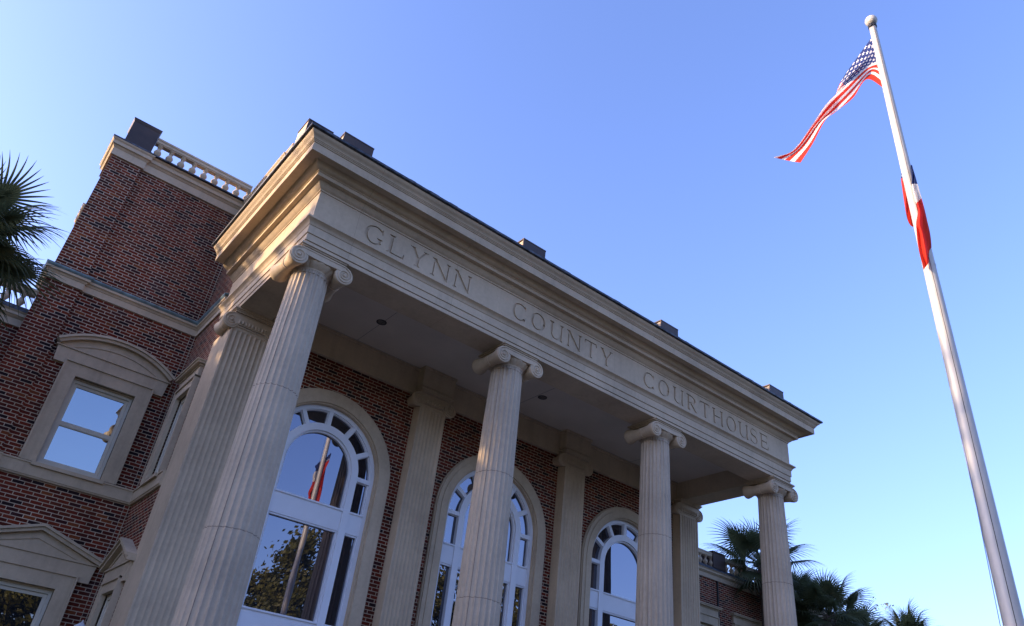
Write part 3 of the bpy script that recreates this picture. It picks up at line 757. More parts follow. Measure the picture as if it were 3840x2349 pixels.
# ---- towers (left one seen; right one a mirror image)
def belt(m, prof, segs, mi=0):
    pass
CORN = [(0.0, 10.95), (.045, 10.955), (.045, 11.15), (.06, 11.16), (.075, 11.19), (.10, 11.215), (.115, 11.22), (.115, 11.31), (.14, 11.33), (.155, 11.36), (.155, 11.365), (0.0, 11.37)]
BELT = [(0.0, 7.44), (.035, 7.442), (.035, 7.585), (.05, 7.592), (.06, 7.62), (.085, 7.64), (.10, 7.645), (.10, 7.70), (.125, 7.725), (.125, 7.74), (0.0, 7.75)]
BFL = [(.02, 7.70), (.104, 7.695), (.130, 7.722), (.138, 7.738), (.138, 7.765), (0.06, 7.80), (0.0, 7.81), (0, 7.76)]
SILLC = [(0.0, 3.47), (.05, 3.472), (.06, 3.50), (.075, 3.505), (.075, 3.72), (.095, 3.725), (.095, 3.755), (0.0, 3.765)]
def tower(mir):
    f = (lambda x: MX(x)) if mir else (lambda x: x)
    sx = -1 if mir else 1
    x0, x1 = -3.57, XS; xp = -2.90; pj = .06; yb = 12.0
    def F(u, n, z): return (f(u), YT - n, z)
    def Sd(u, n, z): return (f(x0 - n), u, z)
    m = M()
    holes = [rect(-2.29, -1.09, 3.76, 5.62), rect(-2.29, -1.09, -.6, 1.68)]
    wall_panel(m, [(xp, G), (x1 - .128, G), (x1 - .128, 11.2), (xp, 11.2)], holes, F, .3)
    # corner strips
    m.add([F(x0, pj, G), F(xp, pj, G), F(xp, pj, 11.2), F(x0, pj, 11.2), F(xp, 0, G), F(xp, 0, 11.2)], [(0, 1, 2, 3), (1, 4, 5, 2)])
    m.add([Sd(YT - pj, 0, G), Sd(6.75, 0, G), Sd(6.75, 0, 11.2), Sd(YT - pj, 0, 11.2), Sd(6.75, -.165, G), Sd(yb, -.165, G), Sd(yb, -.165, 11.2), Sd(6.75, -.165, 11.2)],
          [(0, 1, 2, 3), (1, 4, 7, 2), (4, 5, 6, 7)])
    m.add([(f(x0 + .165), yb, G), (f(x1), yb, G), (f(x1), yb, 11.2), (f(x0 + .165), yb, 11.2)], [(0, 1, 2, 3)])
    wl = obj('brick_wall', m, 'brick', CEN, smooth=False, recalc=False)
    tag(wl, ('right' if mir else 'left') + ' tower wall of red and dark brick')
    m = M(); m.add([F(x1 - .122, 0, G), F(x1, 0, G), F(x1, 0, 11.2), F(x1 - .122, 0, 11.2)], [(0, 1, 2, 3)])
    obj('header_strip', m, 'header', wl, smooth=False, recalc=False)
    m = M(); m.add([F(x1 - .128, .001, G), F(x1 - .122, .001, G), F(x1 - .122, .001, 11.2), F(x1 - .128, .001, 11.2)], [(0, 1, 2, 3)])
    obj('corner_joint', m, 'stone_plain', wl, smooth=False, recalc=False)
    # front pieces of moulding: raised over the strip, then along the wall, then along the centre block's side
    def mould(prof, name, mat, side_to=None, xr=x1, cy0=YE):
        m = M()
        m.run(prof, [lambda o: (f(x0 - o), 6.75 + o), lambda o: (f(x0 - o), YT - pj - o), lambda o: (f(xp + o * .999), YT - pj - o), lambda o: (f(xp + o * .999), YT - o + .0),], caps=False)
        pts = [lambda o: (f(xp - .0), YT - o)]
        if side_to is not None: pts += [lambda o: (f(x1 - o), YT - o), lambda o: (f(x1 - o), side_to)]
        else: pts += [lambda o: (f(xr), YT - o)]
        m.run(prof, pts)
        return obj(name, m, mat, CEN)
    mould(CORN, 'tower_cornice', 'stone_plain', YW + .1)
    b = mould(BELT, 'belt_course', 'stone_plain', YE + .002)
    m = M(); 
    m.run(BFL, [lambda o: (f(x0 - o), 6.75 + o), lambda o: (f(x0 - o), YT - pj - o), lambda o: (f(xp + o), YT - pj - o), lambda o: (f(xp + o), YT - o)], caps=False)
    m.run(BFL, [lambda o: (f(xp), YT - o), lambda o: (f(x1 - o), YT - o), lambda o: (f(x1 - o), YE + .002)])
    obj('belt_flashing', m, 'verdigris', b)
    m = M(); m.run(SILLC, [lambda o: (f(xp + .06), YT - o), lambda o: (f(x1 - o), YT - o), lambda o: (f(x1 - o), 3.702)])
    m.run(SILLC, [lambda o: (f(x0 - o), 6.75 + o), lambda o: (f(x0 - o), YT - pj - o), lambda o: (f(xp + .0595), YT - pj - o)])
    obj('sill_course', m, 'stone_plain', CEN)
    # cornice on the rest of the flank, with a second break further back
    m = M(); q = [(o, z) for o, z in CORN]
    m.run(q, [lambda o: (f(x0 + .165 - o), 6.70), lambda o: (f(x0 + .165 - o), 8.9)]); m.run(q, [lambda o: (f(x0 + .055 - o), 8.9), lambda o: (f(x0 + .055 - o), 10.0)]); m.run(q, [lambda o: (f(x0 + .22 - o), 10.0), lambda o: (f(x0 + .22 - o), yb)])
    obj('flank_cornice', m, 'stone_plain', CEN)
    # roof edge and deck
    m = M(); m.box(*sorted((f(x0 - .16), f(x1 + .05))), YT - .22, 6.86, 11.372, 11.405); m.box(*sorted((f(x0 + .015), f(x1 + .05))), 6.861, yb, 11.372, 11.403)
    obj('tower_roof', m, 'flash', CEN)
    # pedestal
    m = M(); xa, xb = sorted((f(-3.49), f(-2.875)))
    m.box(xa, xb, 5.64, 6.26, 11.406, 12.10)
    m.add([(xa, 5.64, 12.101), (xb, 5.64, 12.101), (xb, 6.26, 12.101), (xa, 6.26, 12.101), (xa - .03, 5.61, 12.17), (xb + .03, 5.61, 12.17), (xb + .03, 6.29, 12.17), (xa - .03, 6.29, 12.17),
           (xa - .03, 5.61, 12.195), (xb + .03, 5.61, 12.195), (xb + .03, 6.29, 12.195), (xa - .03, 6.29, 12.195)],
          [(0, 1, 5, 4), (1, 2, 6, 5), (2, 3, 7, 6), (3, 0, 4, 7), (4, 5, 9, 8), (5, 6, 10, 9), (6, 7, 11, 10), (7, 4, 8, 11), (8, 9, 10, 11), (0, 1, 2, 3)])
    m.box(xa - .02, xb + .02, 5.62, 6.28, 11.4055, 11.48)
    obj('parapet_block', m, 'bronze', CEN)
    return wl
BAL = [(.055, 0), (.055, .03), (.04, .035), (.03, .05), (.045, .075), (.068, .13), (.072, .16), (.060, .20), (.036, .245), (.028, .28), (.030, .295), (.042, .30), (.042, .315), (.034, .32), (.050, .345), (.055, .35), (.055, .37)]
BAL = [(r * 1.22, h) for r, h in BAL]
bm_ = M(); bm_.lathe(BAL, 0, 0, 14)
def balustrade(pts, zb, rail, parent, ymid=None, along='x', ends=None, base='flash', scale=1.0):
    """pts: coordinates of the balusters along one axis"""
    m = M(); a, b = ends
    if along == 'x':
        m.box(a, b, ymid - .07, ymid + .07, zb + .37 * scale, zb + .395 * scale); m.box(a, b, ymid - .085, ymid + .085, zb + .397 * scale, zb + .475 * scale); m.box(a, b, ymid - .10, ymid + .10, zb + .477 * scale, zb + .525 * scale)
    else:
        m.box(ymid - .075, ymid + .075, a, b, zb + .37 * scale, zb + .41 * scale); m.box(ymid - .095, ymid + .095, a, b, zb + .412 * scale, zb + .50 * scale); m.box(ymid - .105, ymid + .105, a, b, zb + .502 * scale, zb + .56 * scale)
    r = obj('balustrade', m, 'stone_plain', parent)
    first = None
    for p in pts:
        loc = (p, ymid, zb) if along == 'x' else (ymid, p, zb)
        if balustrade.mesh is None:
            o = obj('baluster', bm_, 'stone_plain', r, loc=(0, 0, 0), angle=50); o.location = Vector(loc) - W[r]; balustrade.mesh = o; W[o] = Vector(loc)
        else: o = inst(balustrade.mesh, r, loc)
        o.name = 'baluster'; o.scale = (scale,) * 3
    return r
balustrade.mesh = None
tower(False); tower(True)
window(front(YT), -1.69, 3.765, 5.62, .60, 'segment', CEN)
window(front(YT), -1.69, -.6, 1.68, .60, 'triangle', CEN, glass='glass')
balustrade([-2.74 + k * .2865 for k in range(9)], 11.406, 11.98, CEN, ymid=5.665, ends=(-2.86, -.42))
balustrade([3.35 + k * .29 for k in range(8)], 11.39, 11.98, CEN, ymid=-.26, along='y', ends=(3.16, 5.60), scale=.78)
m = M(); m.box(-.33, .29, 2.57, 3.15, 11.25, 12.15)
b = obj('parapet_block', m, 'stone_plain', CEN); m = M(); m.box(-.335, .295, 2.545, 2.5695, 11.25, 12.17); m.box(-.345, .305, 2.535, 3.165, 12.171, 12.2); obj('metal_panel', m, 'bronze', b)
m = M(); m.run([(0, 10.95), (.045, 10.955), (.045, 11.15), (.10, 11.215), (.115, 11.31), (.155, 11.36), (0, 11.40)], [lambda o: (XS + .1, YW - o), lambda o: (MX(XS) - .1, YW - o)])
obj('upper_cornice', m, 'stone_plain', CEN)
m = M(); m.box(XS + .02, MX(XS) - .02, YW + .02, 12.0, 11.20, 11.371); obj('main_roof', m, 'flash', CEN)

# ---- low wings beyond the towers
def wing(x0, x1, wins, label):
    YL = 6.0; m = M(); T = front(YL)
    wall_panel(m, [(x0, G), (x1, G), (x1, 6.35), (x0, 6.35)], [rect(c - .55, c + .55, 2.9, 4.78) for c in wins] + [rect(c - .55, c + .55, -.6, 1.4) for c in wins], T, .3)
    m.add([(x0, YL, G), (x0, 14, G), (x0, 14, 6.35), (x0, YL, 6.35)], [(0, 1, 2, 3)]); m.add([(x1, YL, G), (x1, 14, G), (x1, 14, 6.35), (x1, YL, 6.35)], [(0, 1, 2, 3)])
    w = obj('brick_wall', m, 'brick', CEN, smooth=False, recalc=False); tag(w, label)
    m = M(); m.run([(0, 6.30), (.04, 6.302), (.04, 6.45), (.07, 6.47), (.09, 6.50), (.11, 6.505), (.11, 6.56), (.14, 6.59), (.14, 6.60), (0, 6.60)], [lambda o: (x0, YL - o), lambda o: (x1, YL - o)])
    obj('wing_cornice', m, 'stone_plain', CEN)
    m = M(); m.box(x0, x1, YL - .15, 14, 6.602, 6.66); m.box(x0, x1, YL - .08, YL + .16, 6.66, 6.72); obj('wing_roof', m, 'flash', CEN)
    for c in wins:
        window(T, c, 2.9, 4.78, .55, 'flat', CEN); window(T, c, -.6, 1.4, .55, 'flat', CEN)
wing(16.77, 34.0, [17.73, 20.25, 22.8, 25.3, 27.8], 'low right wing wall of red brick')
wing(-14.0, -3.51, [-5.2, -7.7, -10.2], 'low left wing wall of red brick')
for (xa, xb) in ((16.8, 18.38), (19.1, 22.0)):
    n = int((xb - xa - .1) / .29); balustrade([xa + .15 + k * .29 for k in range(n + 1)], 6.66 - .04 + .10, 7.2, CEN, ymid=6.03, ends=(xa, xb), scale=.92)
balustrade([-3.78 - k * .29 for k in range(8)], 6.72, 7.2, CEN, ymid=6.03, ends=(-6.0, -3.58), scale=.92)
for x in (18.74, 22.4, -6.35):
    m = M(); m.box(x - .34, x + .34, 5.92, 6.5, 6.662, 7.24); m.box(x - .36, x + .36, 5.90, 6.52, 7.243, 7.29); obj('parapet_block', m, 'bronze', CEN)
m = M(); m.tube([(17.45, 6.3, 7.2), (17.45, 6.3, 7.85)], .008, 6); obj('lightning_rod', m, 'dark', CEN)
m = M(); m.box(18.62, 18.68, 5.955, 5.998, G, 6.3); obj('downpipe', m, 'dark', CEN)

# ---- wall lantern by the lower left window
m = M(); lx, lz = -.46, 1.12
m.lathe([(.001, .30), (.018, .285), (.012, .265), (.02, .26), (.035, .24), (.10, .19), (.115, .18), (.115, .17)], lx, YT - .20, 6, cz=lz - .16 + .0, cap=False)
m.lathe([(.105, .17), (.085, -.12), (.06, -.14), (.02, -.18)], lx, YT - .20, 6, cz=lz - .16)
m.box(lx - .02, lx + .02, YT - .20, YT, lz - .25, lz - .21)
obj('wall_lantern', m, 'paint', CEN, smooth=False)

# ---- portico floor and steps
m = M(); m.box(-.75, L + .75, -.75, YW + .05, FL - .32, FL - .121)
for k in range(5): m.box(-.75, L + .75, -.75 - .32 * (k + 1), -.75 - .32 * k - .001, G, FL - .14 - .17 * (k + .35))
m.box(-.75, L + .75, -.749, YW, G, FL - .322)
obj('portico_steps', m, 'stone_plain', CEN, smooth=False)

# ------------------------------------------------------------------ flagpole and flags
PX, PY = 6.554, -7.389
fp = thing('flagpole', (PX, PY, G), 'tall tapered aluminium flagpole with a ball finial beside the portico', 'flagpole')
def pr(z): return .128 - (z - G) / 14.5 * .068
m = M(); m.lathe([(pr(z), z) for z in (G, 0, 2, 4, 6.66, 6.661, 8, 10, 12.22)], PX, PY, 32)
m.lathe([(pr(6.66) + .003, 6.64), (pr(6.66) + .003, 6.68)], PX, PY, 32, cap=False)
obj('pole', m, 'metal', fp, angle=50)
m = M(); m.lathe([(.165, G), (.165, G + .05), (.15, G + .08), (.14, G + .10)], PX, PY, 32); obj('collar', m, 'metal', fp)
m = M()
m.lathe([(.065, 12.22), (.075, 12.225), (.075, 12.29), (.05, 12.30), (.03, 12.32)], PX, PY, 24); m.box(PX - .09, PX - .03, PY - .02, PY + .03, 12.20, 12.28)
obj('pulley_truck', m, 'dark', fp)
m = M(); m.lathe([(.004, -.11)] + [(.11 * math.cos(math.radians(a)), .11 * math.sin(math.radians(a))) for a in range(-80, 81, 10)] + [(.004, .11)], PX, PY, 28, cz=12.425); obj('ball_finial', m, 'metal', fp, angle=60)
# halyard: slack line that leaves the pole towards the cleat
m = M(); hd = Vector((-.77, .63, 0)) * 1.0
m.tube([(PX + hd.x * d, PY + hd.y * d, z) for d, z in ((.06, 12.2), (.07, 9), (.08, 6.6), (.095, 4.2), (.112, 3.1), (.14, 2.2), (.18, .8), (.19, -.8))], .0045, 6)
obj('halyard', m, 'rope', fp)
m = M(); m.tube([(PX + d * .62, PY - d * .78 * 1.0, z) for d, z in ((.04, 12.2), (.10, 9.0), (.13, 3), (.15, -.8))], .004, 5)
m2 = M(); m2.tube([(PX - .085, PY - .06, 12.2), (PX - .105, PY - .06, 6.7), (PX - .125, PY - .07, -.7)], .004, 5); obj('halyard', m2, 'dark', fp)

CAM = Vector((-3.389, -10.966, -.519)); R_ = Vector((0.77265658, -0.62597586, 0.10562216)); U_ = Vector((-0.40657254, -0.3601697, 0.83962882)); F_ = Vector((0.48754547, 0.6916878, 0.53279208))
FPX = 2811.7
# plane of the wind through the pole, seen broadside from the steps
WD = Vector((-.40, .917, 0)).normalized(); WN = Vector((.917, .40, 0)).normalized()
def plane_pt(px, py, off=0.0):
    d = F_ + R_ * ((px - 1920) / FPX) - U_ * ((py - 1174.5) / FPX); o = Vector((PX, PY, 0)) + WN * off
    t = (o - CAM).dot(WN) / d.dot(WN); return CAM + d * t
def crop(x, y): return (2850 + x / 2.318, y / 2.318)
def curve(pts, n):
    """Catmull-Rom through (t, x, y, off) knots"""
    out = []
    for k in range(n + 1):
        t = k / n; i = 0
        while i < len(pts) - 2 and pts[i + 1][0] < t: i += 1
        p1, p2 = pts[i], pts[i + 1]; p0 = pts[max(i - 1, 0)]; p3 = pts[min(i + 2, len(pts) - 1)]
        s_ = (t - p1[0]) / (p2[0] - p1[0]); r = []
        for c in (1, 2, 3):
            m1 = (p2[c] - p0[c]) / max(p2[0] - p0[0], 1e-6) * (p2[0] - p1[0]); m2_ = (p3[c] - p1[c]) / max(p3[0] - p1[0], 1e-6) * (p2[0] - p1[0])
            r.append((2 * s_**3 - 3 * s_**2 + 1) * p1[c] + (s_**3 - 2 * s_**2 + s_) * m1 + (-2 * s_**3 + 3 * s_**2) * p2[c] + (s_**3 - s_**2) * m2_)
        out.append(r)
    return out
# flag cloth rows from the top edge (v = 0) to the bottom edge (v = 1): knots are (u, x, y, fold depth)
rows = [
 (0.00, [(0, 978, 318, 0), (.2, 835, 515, .05), (.4, 703, 712, .04), (.6, 625, 912, .16), (.75, 520, 1085, .20), (.9, 380, 1305, .20), (1, 260, 1385, .15)]),
 (0.25, [(0, 1000, 430, 0), (.2, 872, 570, -.04), (.4, 722, 728, .0), (.6, 604, 908, .08), (.75, 482, 1090, .12), (.9, 318, 1306, .14), (1, 165, 1374, .10)]),
 (0.54, [(0, 1030, 525, 0), (.2, 905, 600, .04), (.4, 742, 748, .0), (.6, 577, 908, -.04), (.75, 450, 1092, -.06), (.9, 282, 1312, -.04), (1, 116, 1370, -.02)]),
 (0.77, [(0, 1050, 620, 0), (.2, 955, 615, .05), (.4, 775, 800, .03), (.6, 622, 955, .02), (.75, 505, 1075, -.02), (.9, 345, 1290, .02), (1, 215, 1392, .02)]),
 (0.92, [(0, 1068, 705, 0), (.2, 950, 648, .09), (.4, 800, 830, .06), (.6, 668, 965, .03), (.75, 548, 1058, -.05), (.9, 430, 1250, .02), (1, 300, 1408, .02)]),
 (1.00, [(0, 1094, 780, 0), (.2, 930, 690, .08), (.4, 812, 848, .04), (.6, 690, 948, .0), (.75, 572, 1040, -.08), (.9, 452, 1260, -.06), (1, 352, 1415, -.04)])]
NU, NV = 72, 36
cs = [(v, curve(k, NU)) for v, k in rows]
fm = M(); fuv = []
for j in range(NV + 1):
    v = j / NV
    for i in range(NU + 1):
        pts = [(vv, *c[i]) for vv, c in cs]
        a = [q for q in curve([(p[0], p[1], p[2], p[3]) for p in pts], 1)] if 0 else None
        # interpolate across the rows
        k = 0
        while k < len(pts) - 2 and pts[k + 1][0] < v: k += 1
        p1, p2 = pts[k], pts[k + 1]; s_ = (v - p1[0]) / (p2[0] - p1[0]); s2 = s_ * s_ * (3 - 2 * s_) * .4 + s_ * .6
        x, y, o = (p1[c] * (1 - s2) + p2[c] * s2 for c in (1, 2, 3)); u = i / NU
        o += .025 * math.sin(u * 14 + v * 5) * min(1, u * 3) + .010 * math.sin(u * 27 - v * 9) * u + .015 * math.sin(v * 15 + u * 3) * (.3 + u)
        p = plane_pt(*crop(x, y), off=o)
        fm.v.append(tuple(p)); fuv.append((u, v))
for j in range(NV):
    for i in range(NU): a = j * (NU + 1) + i; fm.f.append((a, a + 1, a + NU + 2, a + NU + 1)); fm.mi.append(0)
usf = obj('flag', fm, 'us', None, loc=(PX, PY, 11.0), recalc=False, uvs=fuv, angle=180)
tag(usf, 'striped flag with white stars on a blue canton, streaming left below the pole top', 'flag', 'flags on the flagpole')
# second flag: limp, wrapped around the pole below
def second_flag():
    fm = M(); uv = []; nu, nv = 56, 72
    K = [(0, 336, 300, 428, 300, 424, 350), (.15, 324, 420, 466, 430, 424, 445), (.3, 333, 505, 500, 550, 430, 525), (.5, 358, 680, 545, 710, 476, 738),
         (.62, 380, 800, 573, 830, 466, 842), (.75, 412, 868, 600, 950, 470, 935), (.88, 472, 925, 612, 1080, 492, 1105), (1, 532, 1225, 598, 1190, 538, 1288)]
    cols = [curve([(k[0], k[1 + 2 * c], k[2 + 2 * c], 0) for k in K], nv) for c in range(3)]
    for j in range(nv + 1):
        t = j / nv; Lx, Ly, _ = cols[0][j]; Rx, Ry, _ = cols[1][j]; Ex, Ey, _ = cols[2][j]
        for i in range(nu + 1):
            q = i / nu
            if q < .55:
                a = q / .55; x = Lx + (Rx - Lx) * a; y = Ly + (Ry - Ly) * a; o = .15 * (1 - a ** 3) + .06 * math.sin(a * 11 + t * 8) * (1 - a); 
            else:
                a = (q - .55) / .45; x = Rx + (Ex - Rx) * a; y = Ry + (Ey - Ry) * a; o = -.15 * min(1, a * 2.2) ** .6 + .075 * math.sin(a * 11 + t * 6) * a * (1 - .3 * a) + .03 * math.sin(a * 5 - t * 19) * a
                x += 8 * math.sin(t * 14 + a * 2) * a * (1 - a) * 2
            fm.v.append(tuple(plane_pt(3250 + x / 2.5125, 500 + y / 2.5125, o)))
            if q < .5: u, v = .30, .5 + .42 * max(0, min(1, (y - 400) / 60))
            else: u = .20 + .42 * min(1, max(0, (y - 300) / 340)) - .0; v = .47 + .17 * max(0, min(1, (y - 520) / 130 )) + .25 * max(0, min(1, (y - (655 - 65 * (x - 478) / 60)) / 8))
            uv.append((u, v))
    for j in range(nv):
        for i in range(nu): a = j * (nu + 1) + i; fm.f.append((a, a + 1, a + nu + 2, a + nu + 1)); fm.mi.append(0)
    o = obj('flag', fm, 'state', None, loc=(PX, PY, 7.5), recalc=False, uvs=uv, angle=180)
    tag(o, 'red, white and blue flag hanging limp and wrapped around the middle of the pole', 'flag', 'flags on the flagpole')
second_flag()

# ------------------------------------------------------------------ palms
def palm_leaf(rng, size=1.0):
    """one fan leaf at the origin, stalk along +x, arching over; returns verts, faces"""
    m = M(); pet = rng.uniform(.65, 1.05) * size; nl = 32; seg = 6
    m.tube([(0, 0, 0), (pet * .5, 0, .03), (pet, 0, 0), (pet + .25 * size, 0, -.05)], [.018, .014, .010, .006], 4)
    fold = rng.uniform(.15, .35)
    for k in range(nl):
        f = k / (nl - 1) * 2 - 1; a = f * math.radians(128); ln = (.98 - .34 * abs(f) ** 1.6) * size * rng.uniform(.90, 1.06)
        base = Vector((pet + .22 * size * (1 - abs(f)), 0, -.03)); d = Vector((math.cos(a), math.sin(a), -fold * abs(f)))
        side = Vector((-math.sin(a), math.cos(a), 0)); wmax = .024 * size; dr = rng.uniform(.25, .7)
        vs = []
        for s_ in range(seg + 1):
            t = s_ / seg; w = wmax * (min(1, t * 3.2 + .35)) * (1 - max(0, t - .35) / .65) ** .8 + .0012
            c = base + d * (ln * t); c.z -= dr * ln * max(0, t - .45) ** 2 * 1.5 + .10 * ln * t * t
            up = Vector((0, 0, w * .55))
            vs += [c - side * w, c + up, c + side * w]
        fs = []
        for s_ in range(seg):
            b = 3 * s_; fs += [(b, b + 1, b + 4, b + 3), (b + 1, b + 2, b + 5, b + 4)]
        m.add(vs, fs)
    return m
def palm(loc, top, label, seed, size=1.0, nleaf=34, group=None, elev=(-50, 80), turn=0):
    rng = random.Random(seed); root = thing('palm_tree', loc, label, 'palm tree', group)
    x, y, z0 = loc; h = top[2]
    lean = Vector((top[0] - x, top[1] - y, 0))
    m = M(); k = 14; pts = []; rs = []
    for i in range(k + 1):
        t = i / k; pts.append((x + lean.x * t * t, y + lean.y * t * t, z0 + (h - z0) * t)); rs.append(.17 * size * (1.25 - .35 * t) * (1 + .05 * (i % 2)))
    m.tube(pts, rs, 12)
    for i in range(60):                      # old leaf bases under the crown
        t = 1 - rng.random() * .12; a = rng.random() * 2 * PI; zc = z0 + (h - z0) * t; r = .16 * size
        p = Vector((x + lean.x * t * t, y + lean.y * t * t, zc)); o = Vector((math.cos(a), math.sin(a), 0))
        m.tube([p + o * r * .8, p + o * (r + .08), p + o * (r + .14) + Vector((0, 0, .16))], [.03, .025, .01], 4)
    tr = obj('trunk', m, 'trunk', root)
    cm = M()
    for i in range(nleaf):
        lf = palm_leaf(rng, size * rng.uniform(.9, 1.08))
        el = math.radians(elev[0] + (elev[1] - elev[0]) * ((i + .5) / nleaf) ** .8 + rng.uniform(-8, 8)); az = i * 2.39996 + turn + rng.uniform(-.2, .2)
        Mx = Matrix.Translation(top) @ Matrix.Rotation(az, 4, 'Z') @ Matrix.Rotation(-el, 4, 'Y') @ Matrix.Rotation(rng.uniform(-.7, .7), 4, 'X')
        cm.add([tuple(Mx @ Vector(v)) for v in lf.v], lf.f)
    obj('crown', cm, 'palm', root, recalc=False, angle=60)
    return root
def ray(px, py, depth):
    d = F_ + R_ * ((px - 1920) / FPX) - U_ * ((py - 1174.5) / FPX); return CAM + d * depth
def palm_at(px, py, depth, label, seed, **k):
    p = ray(px, py, depth); return palm((p.x + .2, p.y, G), tuple(p), label, seed, **k)
palm_at(-225, 870, 12.4, 'palm with drooping fan leaves at the left edge beside the tower', 11, size=.92, nleaf=58, elev=(-75, 55))
PG = 'palms beyond the right end of the portico'
palm_at(2856, 2118, 27, 'tall palm half hidden behind the right end column', 21, size=.98, nleaf=30, group=PG, elev=(-55, 75))
palm_at(2980, 2262, 28, 'dense dark palm just right of the right end column', 32, size=.88, nleaf=30, group=PG, elev=(-50, 60))
palm_at(3110, 2312, 26, 'broad palm with upright fans, tallest of those in the open right of the columns', 43, size=.86, nleaf=30, group=PG, elev=(-45, 85))
palm_at(3225, 2395, 29, 'low palm between the broad palm and the pale flowering tree', 54, size=.8, nleaf=26, group=PG)
palm_at(3408, 2392, 30, 'small palm farthest right, nearest the foot of the flagpole', 65, size=.7, nleaf=26, group=PG, elev=(-40, 85))

# ------------------------------------------------------------------ broad-leaved trees
def tree_mesh(seed, H_, R0, nclump, leaf, per, trunk_h):
    rng = random.Random(seed); tm = M(); cm = M()
    tips = []
    def limb(p, d, r, l, lev):
        pts = [p]; q = p.copy(); dd = d.copy()
        for s_ in range(4): dd = (dd + Vector((rng.uniform(-.2, .2), rng.uniform(-.2, .2), rng.uniform(-.05, .15)))).normalized(); q = q + dd * (l / 4); pts.append(q.copy())
        tm.tube(pts, [r, r * .85, r * .7, r * .55, r * .42], 7 if lev < 2 else 5)
        if lev < 3:
            for _ in range(3 if lev else 6):
                b = pts[rng.choice((2, 3, 4))]; a = rng.random() * 2 * PI
                nd = (dd * .5 + Vector((math.cos(a), math.sin(a), rng.uniform(.05, .8)))).normalized()
                limb(b, nd, r * .45, l * rng.uniform(.55, .75), lev + 1)
        else: tips.append(q)
    limb(Vector((0, 0, 0)), Vector((0, 0, 1)), H_ * .028, trunk_h, 0)
    zc = trunk_h + (H_ - trunk_h) * .5
    for _ in range(nclump):
        a = rng.random() * 2 * PI; ph = math.acos(rng.uniform(-.75, 1)); rr = rng.uniform(.55, 1.0) ** .6
        w = 1 + .22 * math.sin(3 * a + seed) + .15 * math.sin(5 * ph + a * 2)
        c = Vector((R0 * w * rr * math.sin(ph) * math.cos(a), R0 * w * rr * math.sin(ph) * math.sin(a), zc + (H_ - zc) * rr * math.cos(ph) * w))
        if rng.random() < .35 and tips: c = c.lerp(rng.choice(tips), .5)
        cr = rng.uniform(.5, 1.1) * R0 * .16
        for _ in range(per):
            o = Vector((rng.gauss(0, 1), rng.gauss(0, 1), rng.gauss(0, .75))) * cr * .6; p = c + o
            n = Vector((rng.gauss(0, 1), rng.gauss(0, 1), rng.gauss(0, 1))).normalized(); t = n.orthogonal().normalized(); b = n.cross(t); s_ = leaf * rng.uniform(.6, 1.3)
            cm.add([tuple(p + t * s_), tuple(p + b * s_ * .55), tuple(p - t * s_), tuple(p - b * s_ * .55)], [(0, 1, 2, 3)])
    return tm, cm
def tree_proto(seed, **k):
    tm, cm = tree_mesh(seed, **k)
    return tm, cm
def make_tree(loc, meshes, label, cat, group, name, scale=1.0, rot=0.0, leafmat='oak', cache={}):
    root = thing(name, loc, label, cat, group)
    key = id(meshes)
    if key not in cache:
        t = obj('trunk', meshes[0], 'bark', root, loc=(0, 0, 0), angle=60); c = obj('crown', meshes[1], leafmat, root, loc=(0, 0, 0), recalc=False, smooth=False)
        cache[key] = (t, c)
    else:
        t, c = (q.copy() for q in cache[key])
        for q, nm in ((t, 'trunk'), (c, 'crown')): COL.objects.link(q); q.parent = root
    t.location = c.location = (0, 0, 0); t.name = 'trunk'; c.name = 'crown'
    root.scale = (scale,) * 3; root.rotation_euler.z = rot
    return root
oakA = tree_proto(3, H_=14, R0=5.0, nclump=330, leaf=.165, per=150, trunk_h=3.2)
oakB = tree_proto(8, H_=9.5, R0=5.2, nclump=300, leaf=.165, per=140, trunk_h=1.8)
oakC = tree_proto(5, H_=14.2, R0=4.6, nclump=190, leaf=.24, per=60, trunk_h=2.2)
RG = 'trees across the street mirrored in the arched windows'
make_tree((20.8, -38, G), oakA, 'tall rounded tree across the street, mirrored behind the flagpole in the first arched window', 'tree', RG, 'oak_tree', 1.12, .4)
make_tree((9.5, -38, G), oakB, 'low dark tree across the street, mirrored at the lower left of the first arched window', 'tree', RG, 'oak_tree', 1.1, 1.0)
make_tree((0.5, -39, G), oakB, 'dark dense tree across the street, mirrored in the lower window of the left tower', 'tree', RG, 'oak_tree', 1.25, 2.9)
make_tree((31, -41, G), oakA, 'spreading tree across the street to the right of the tall rounded one', 'tree', RG, 'oak_tree', 1.16, 2.2)
make_tree((42, -38, G), oakA, 'tree across the street, mirrored low in the second arched window', 'tree', RG, 'oak_tree', 1.18, 3.3)
make_tree((55, -40, G), oakA, 'tree across the street, mirrored at the lower right of the third arched window', 'tree', RG, 'oak_tree', 1.2, 4.1)
make_tree((-5, -42, G), oakA, 'tree across the street straight behind the viewer', 'tree', RG, 'oak_tree', .8, 5.2)
LG = 'oaks west of the courthouse that shade its front'
for k, (d, s_, lb) in enumerate(((-13, 1.112, 'oak on the west lawn, nearest to the street'), (-8.5, 1.14, 'oak on the west lawn, second from the street'), (-4, 1.12, 'oak on the west lawn, third from the street'),
                                (.5, 1.15, 'oak west of the tower, fourth from the street'), (5, 1.16, 'oak west of the tower, next to the farthest back'), (9.5, 1.135, 'oak west of the tower, farthest back in its row'))):
    s_ *= 1.03 if d > -5 else .975; make_tree((-23 + .454 * d, 13 + .891 * d, G), oakC, lb + ', shading the portico', 'tree', LG, 'oak_tree', s_, k * 1.7)
p = ray(3338, 2300, 31)
fl = tree_proto(15, H_=p.z - G + .9, R0=1.5, nclump=34, leaf=.055, per=26, trunk_h=3.0)
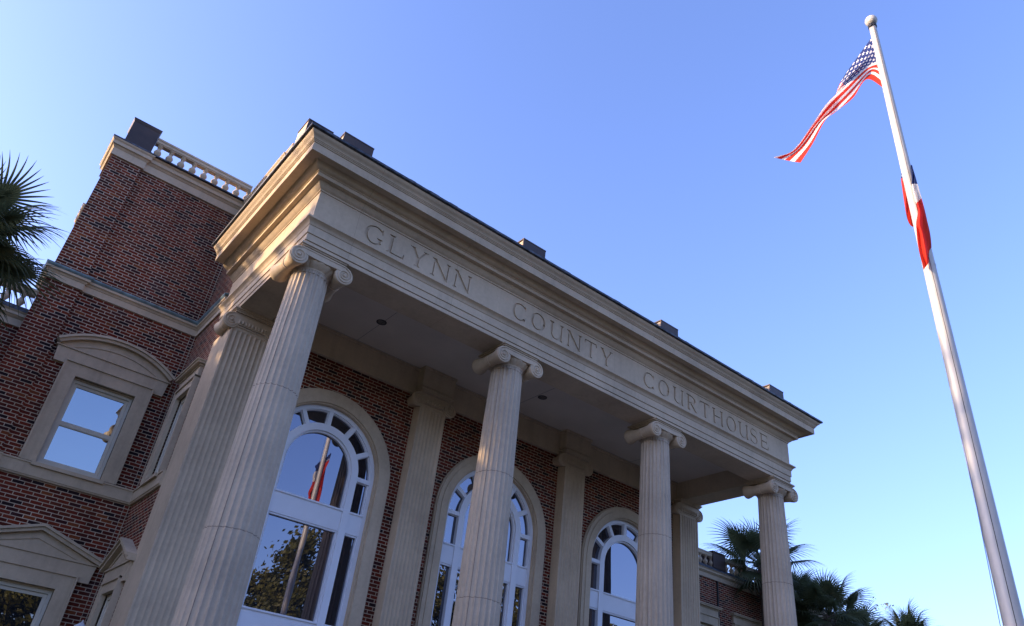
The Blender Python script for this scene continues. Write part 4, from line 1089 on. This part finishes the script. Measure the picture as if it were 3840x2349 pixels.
make_tree((p.x, p.y, G), fl, 'thin tree with pale blossom between the right hand palms', 'tree', None, 'flowering_tree', 1.0, .3, leafmat='blossom')

# ------------------------------------------------------------------ ground
def sheet(name, x0, x1, y0, y1, z, mat):
    m = M(); m.add([(x0, y0, z), (x1, y0, z), (x1, y1, z), (x0, y1, z)], [(0, 1, 2, 3)])
    return tag(obj(name, m, mat, None, smooth=False, recalc=False), name.replace('_', ' '), None, None, 'structure')
sheet('lawn', -300, 300, -300, 300, G - .004, 'grass')
sheet('front_walk', -8, 22, -14, -2.0, G, 'paving')
sheet('street', -300, 300, -32, -20, G, 'asphalt')
sheet('sidewalk', -300, 300, -19.8, -17.6, G, 'paving')

# ------------------------------------------------------------------ light
AZ, EL = math.radians(-63), math.radians(15)          # azimuth clockwise from +y
sd = Vector((math.sin(AZ) * math.cos(EL), math.cos(AZ) * math.cos(EL), math.sin(EL)))
w = bpy.data.worlds.new('World'); sc.world = w; w.use_nodes = True
nt = w.node_tree; bg = nt.nodes['Background']
sky = nt.nodes.new('ShaderNodeTexSky'); sky.sky_type = 'NISHITA'; sky.sun_disc = False
sky.sun_elevation = EL; sky.sun_rotation = AZ % (2 * PI); sky.altitude = 0; sky.air_density = 1.0; sky.dust_density = 2.5; sky.ozone_density = 1.8
tint = nt.nodes.new('ShaderNodeMix'); tint.data_type = 'RGBA'; tint.blend_type = 'MULTIPLY'; tint.inputs[0].default_value = 1; tint.inputs[7].default_value = (1.0, 1.035, 1.50, 1)
nt.links.new(sky.outputs[0], tint.inputs[6]); nt.links.new(tint.outputs[2], bg.inputs[0]); bg.inputs[1].default_value = 0.15
sl = bpy.data.lights.new('sun', 'SUN'); sl.energy = 3.2; sl.angle = math.radians(.5); sl.color = (1.0, .72, .42)
so = bpy.data.objects.new('sun', sl); COL.objects.link(so); so.rotation_euler = (-sd).to_track_quat('-Z', 'Y').to_euler()
so.location = (0, 0, 40)

# ------------------------------------------------------------------ camera
cd = bpy.data.cameras.new('camera'); cam = bpy.data.objects.new('camera', cd); COL.objects.link(cam)
cd.sensor_width = 36; cd.lens = 36 * FPX / 3840; cd.clip_end = 1000; cd.clip_start = .05
rm = Matrix((R_, U_, -F_)).transposed().to_4x4(); cam.matrix_world = Matrix.Translation(CAM) @ rm
sc.camera = cam
sc.view_settings.view_transform = 'Standard'; sc.view_settings.look = 'None'; sc.view_settings.gamma = 1
sc.view_settings.exposure = 1.42
sc.cycles.max_bounces = 8; sc.cycles.diffuse_bounces = 4; sc.cycles.use_denoising = True
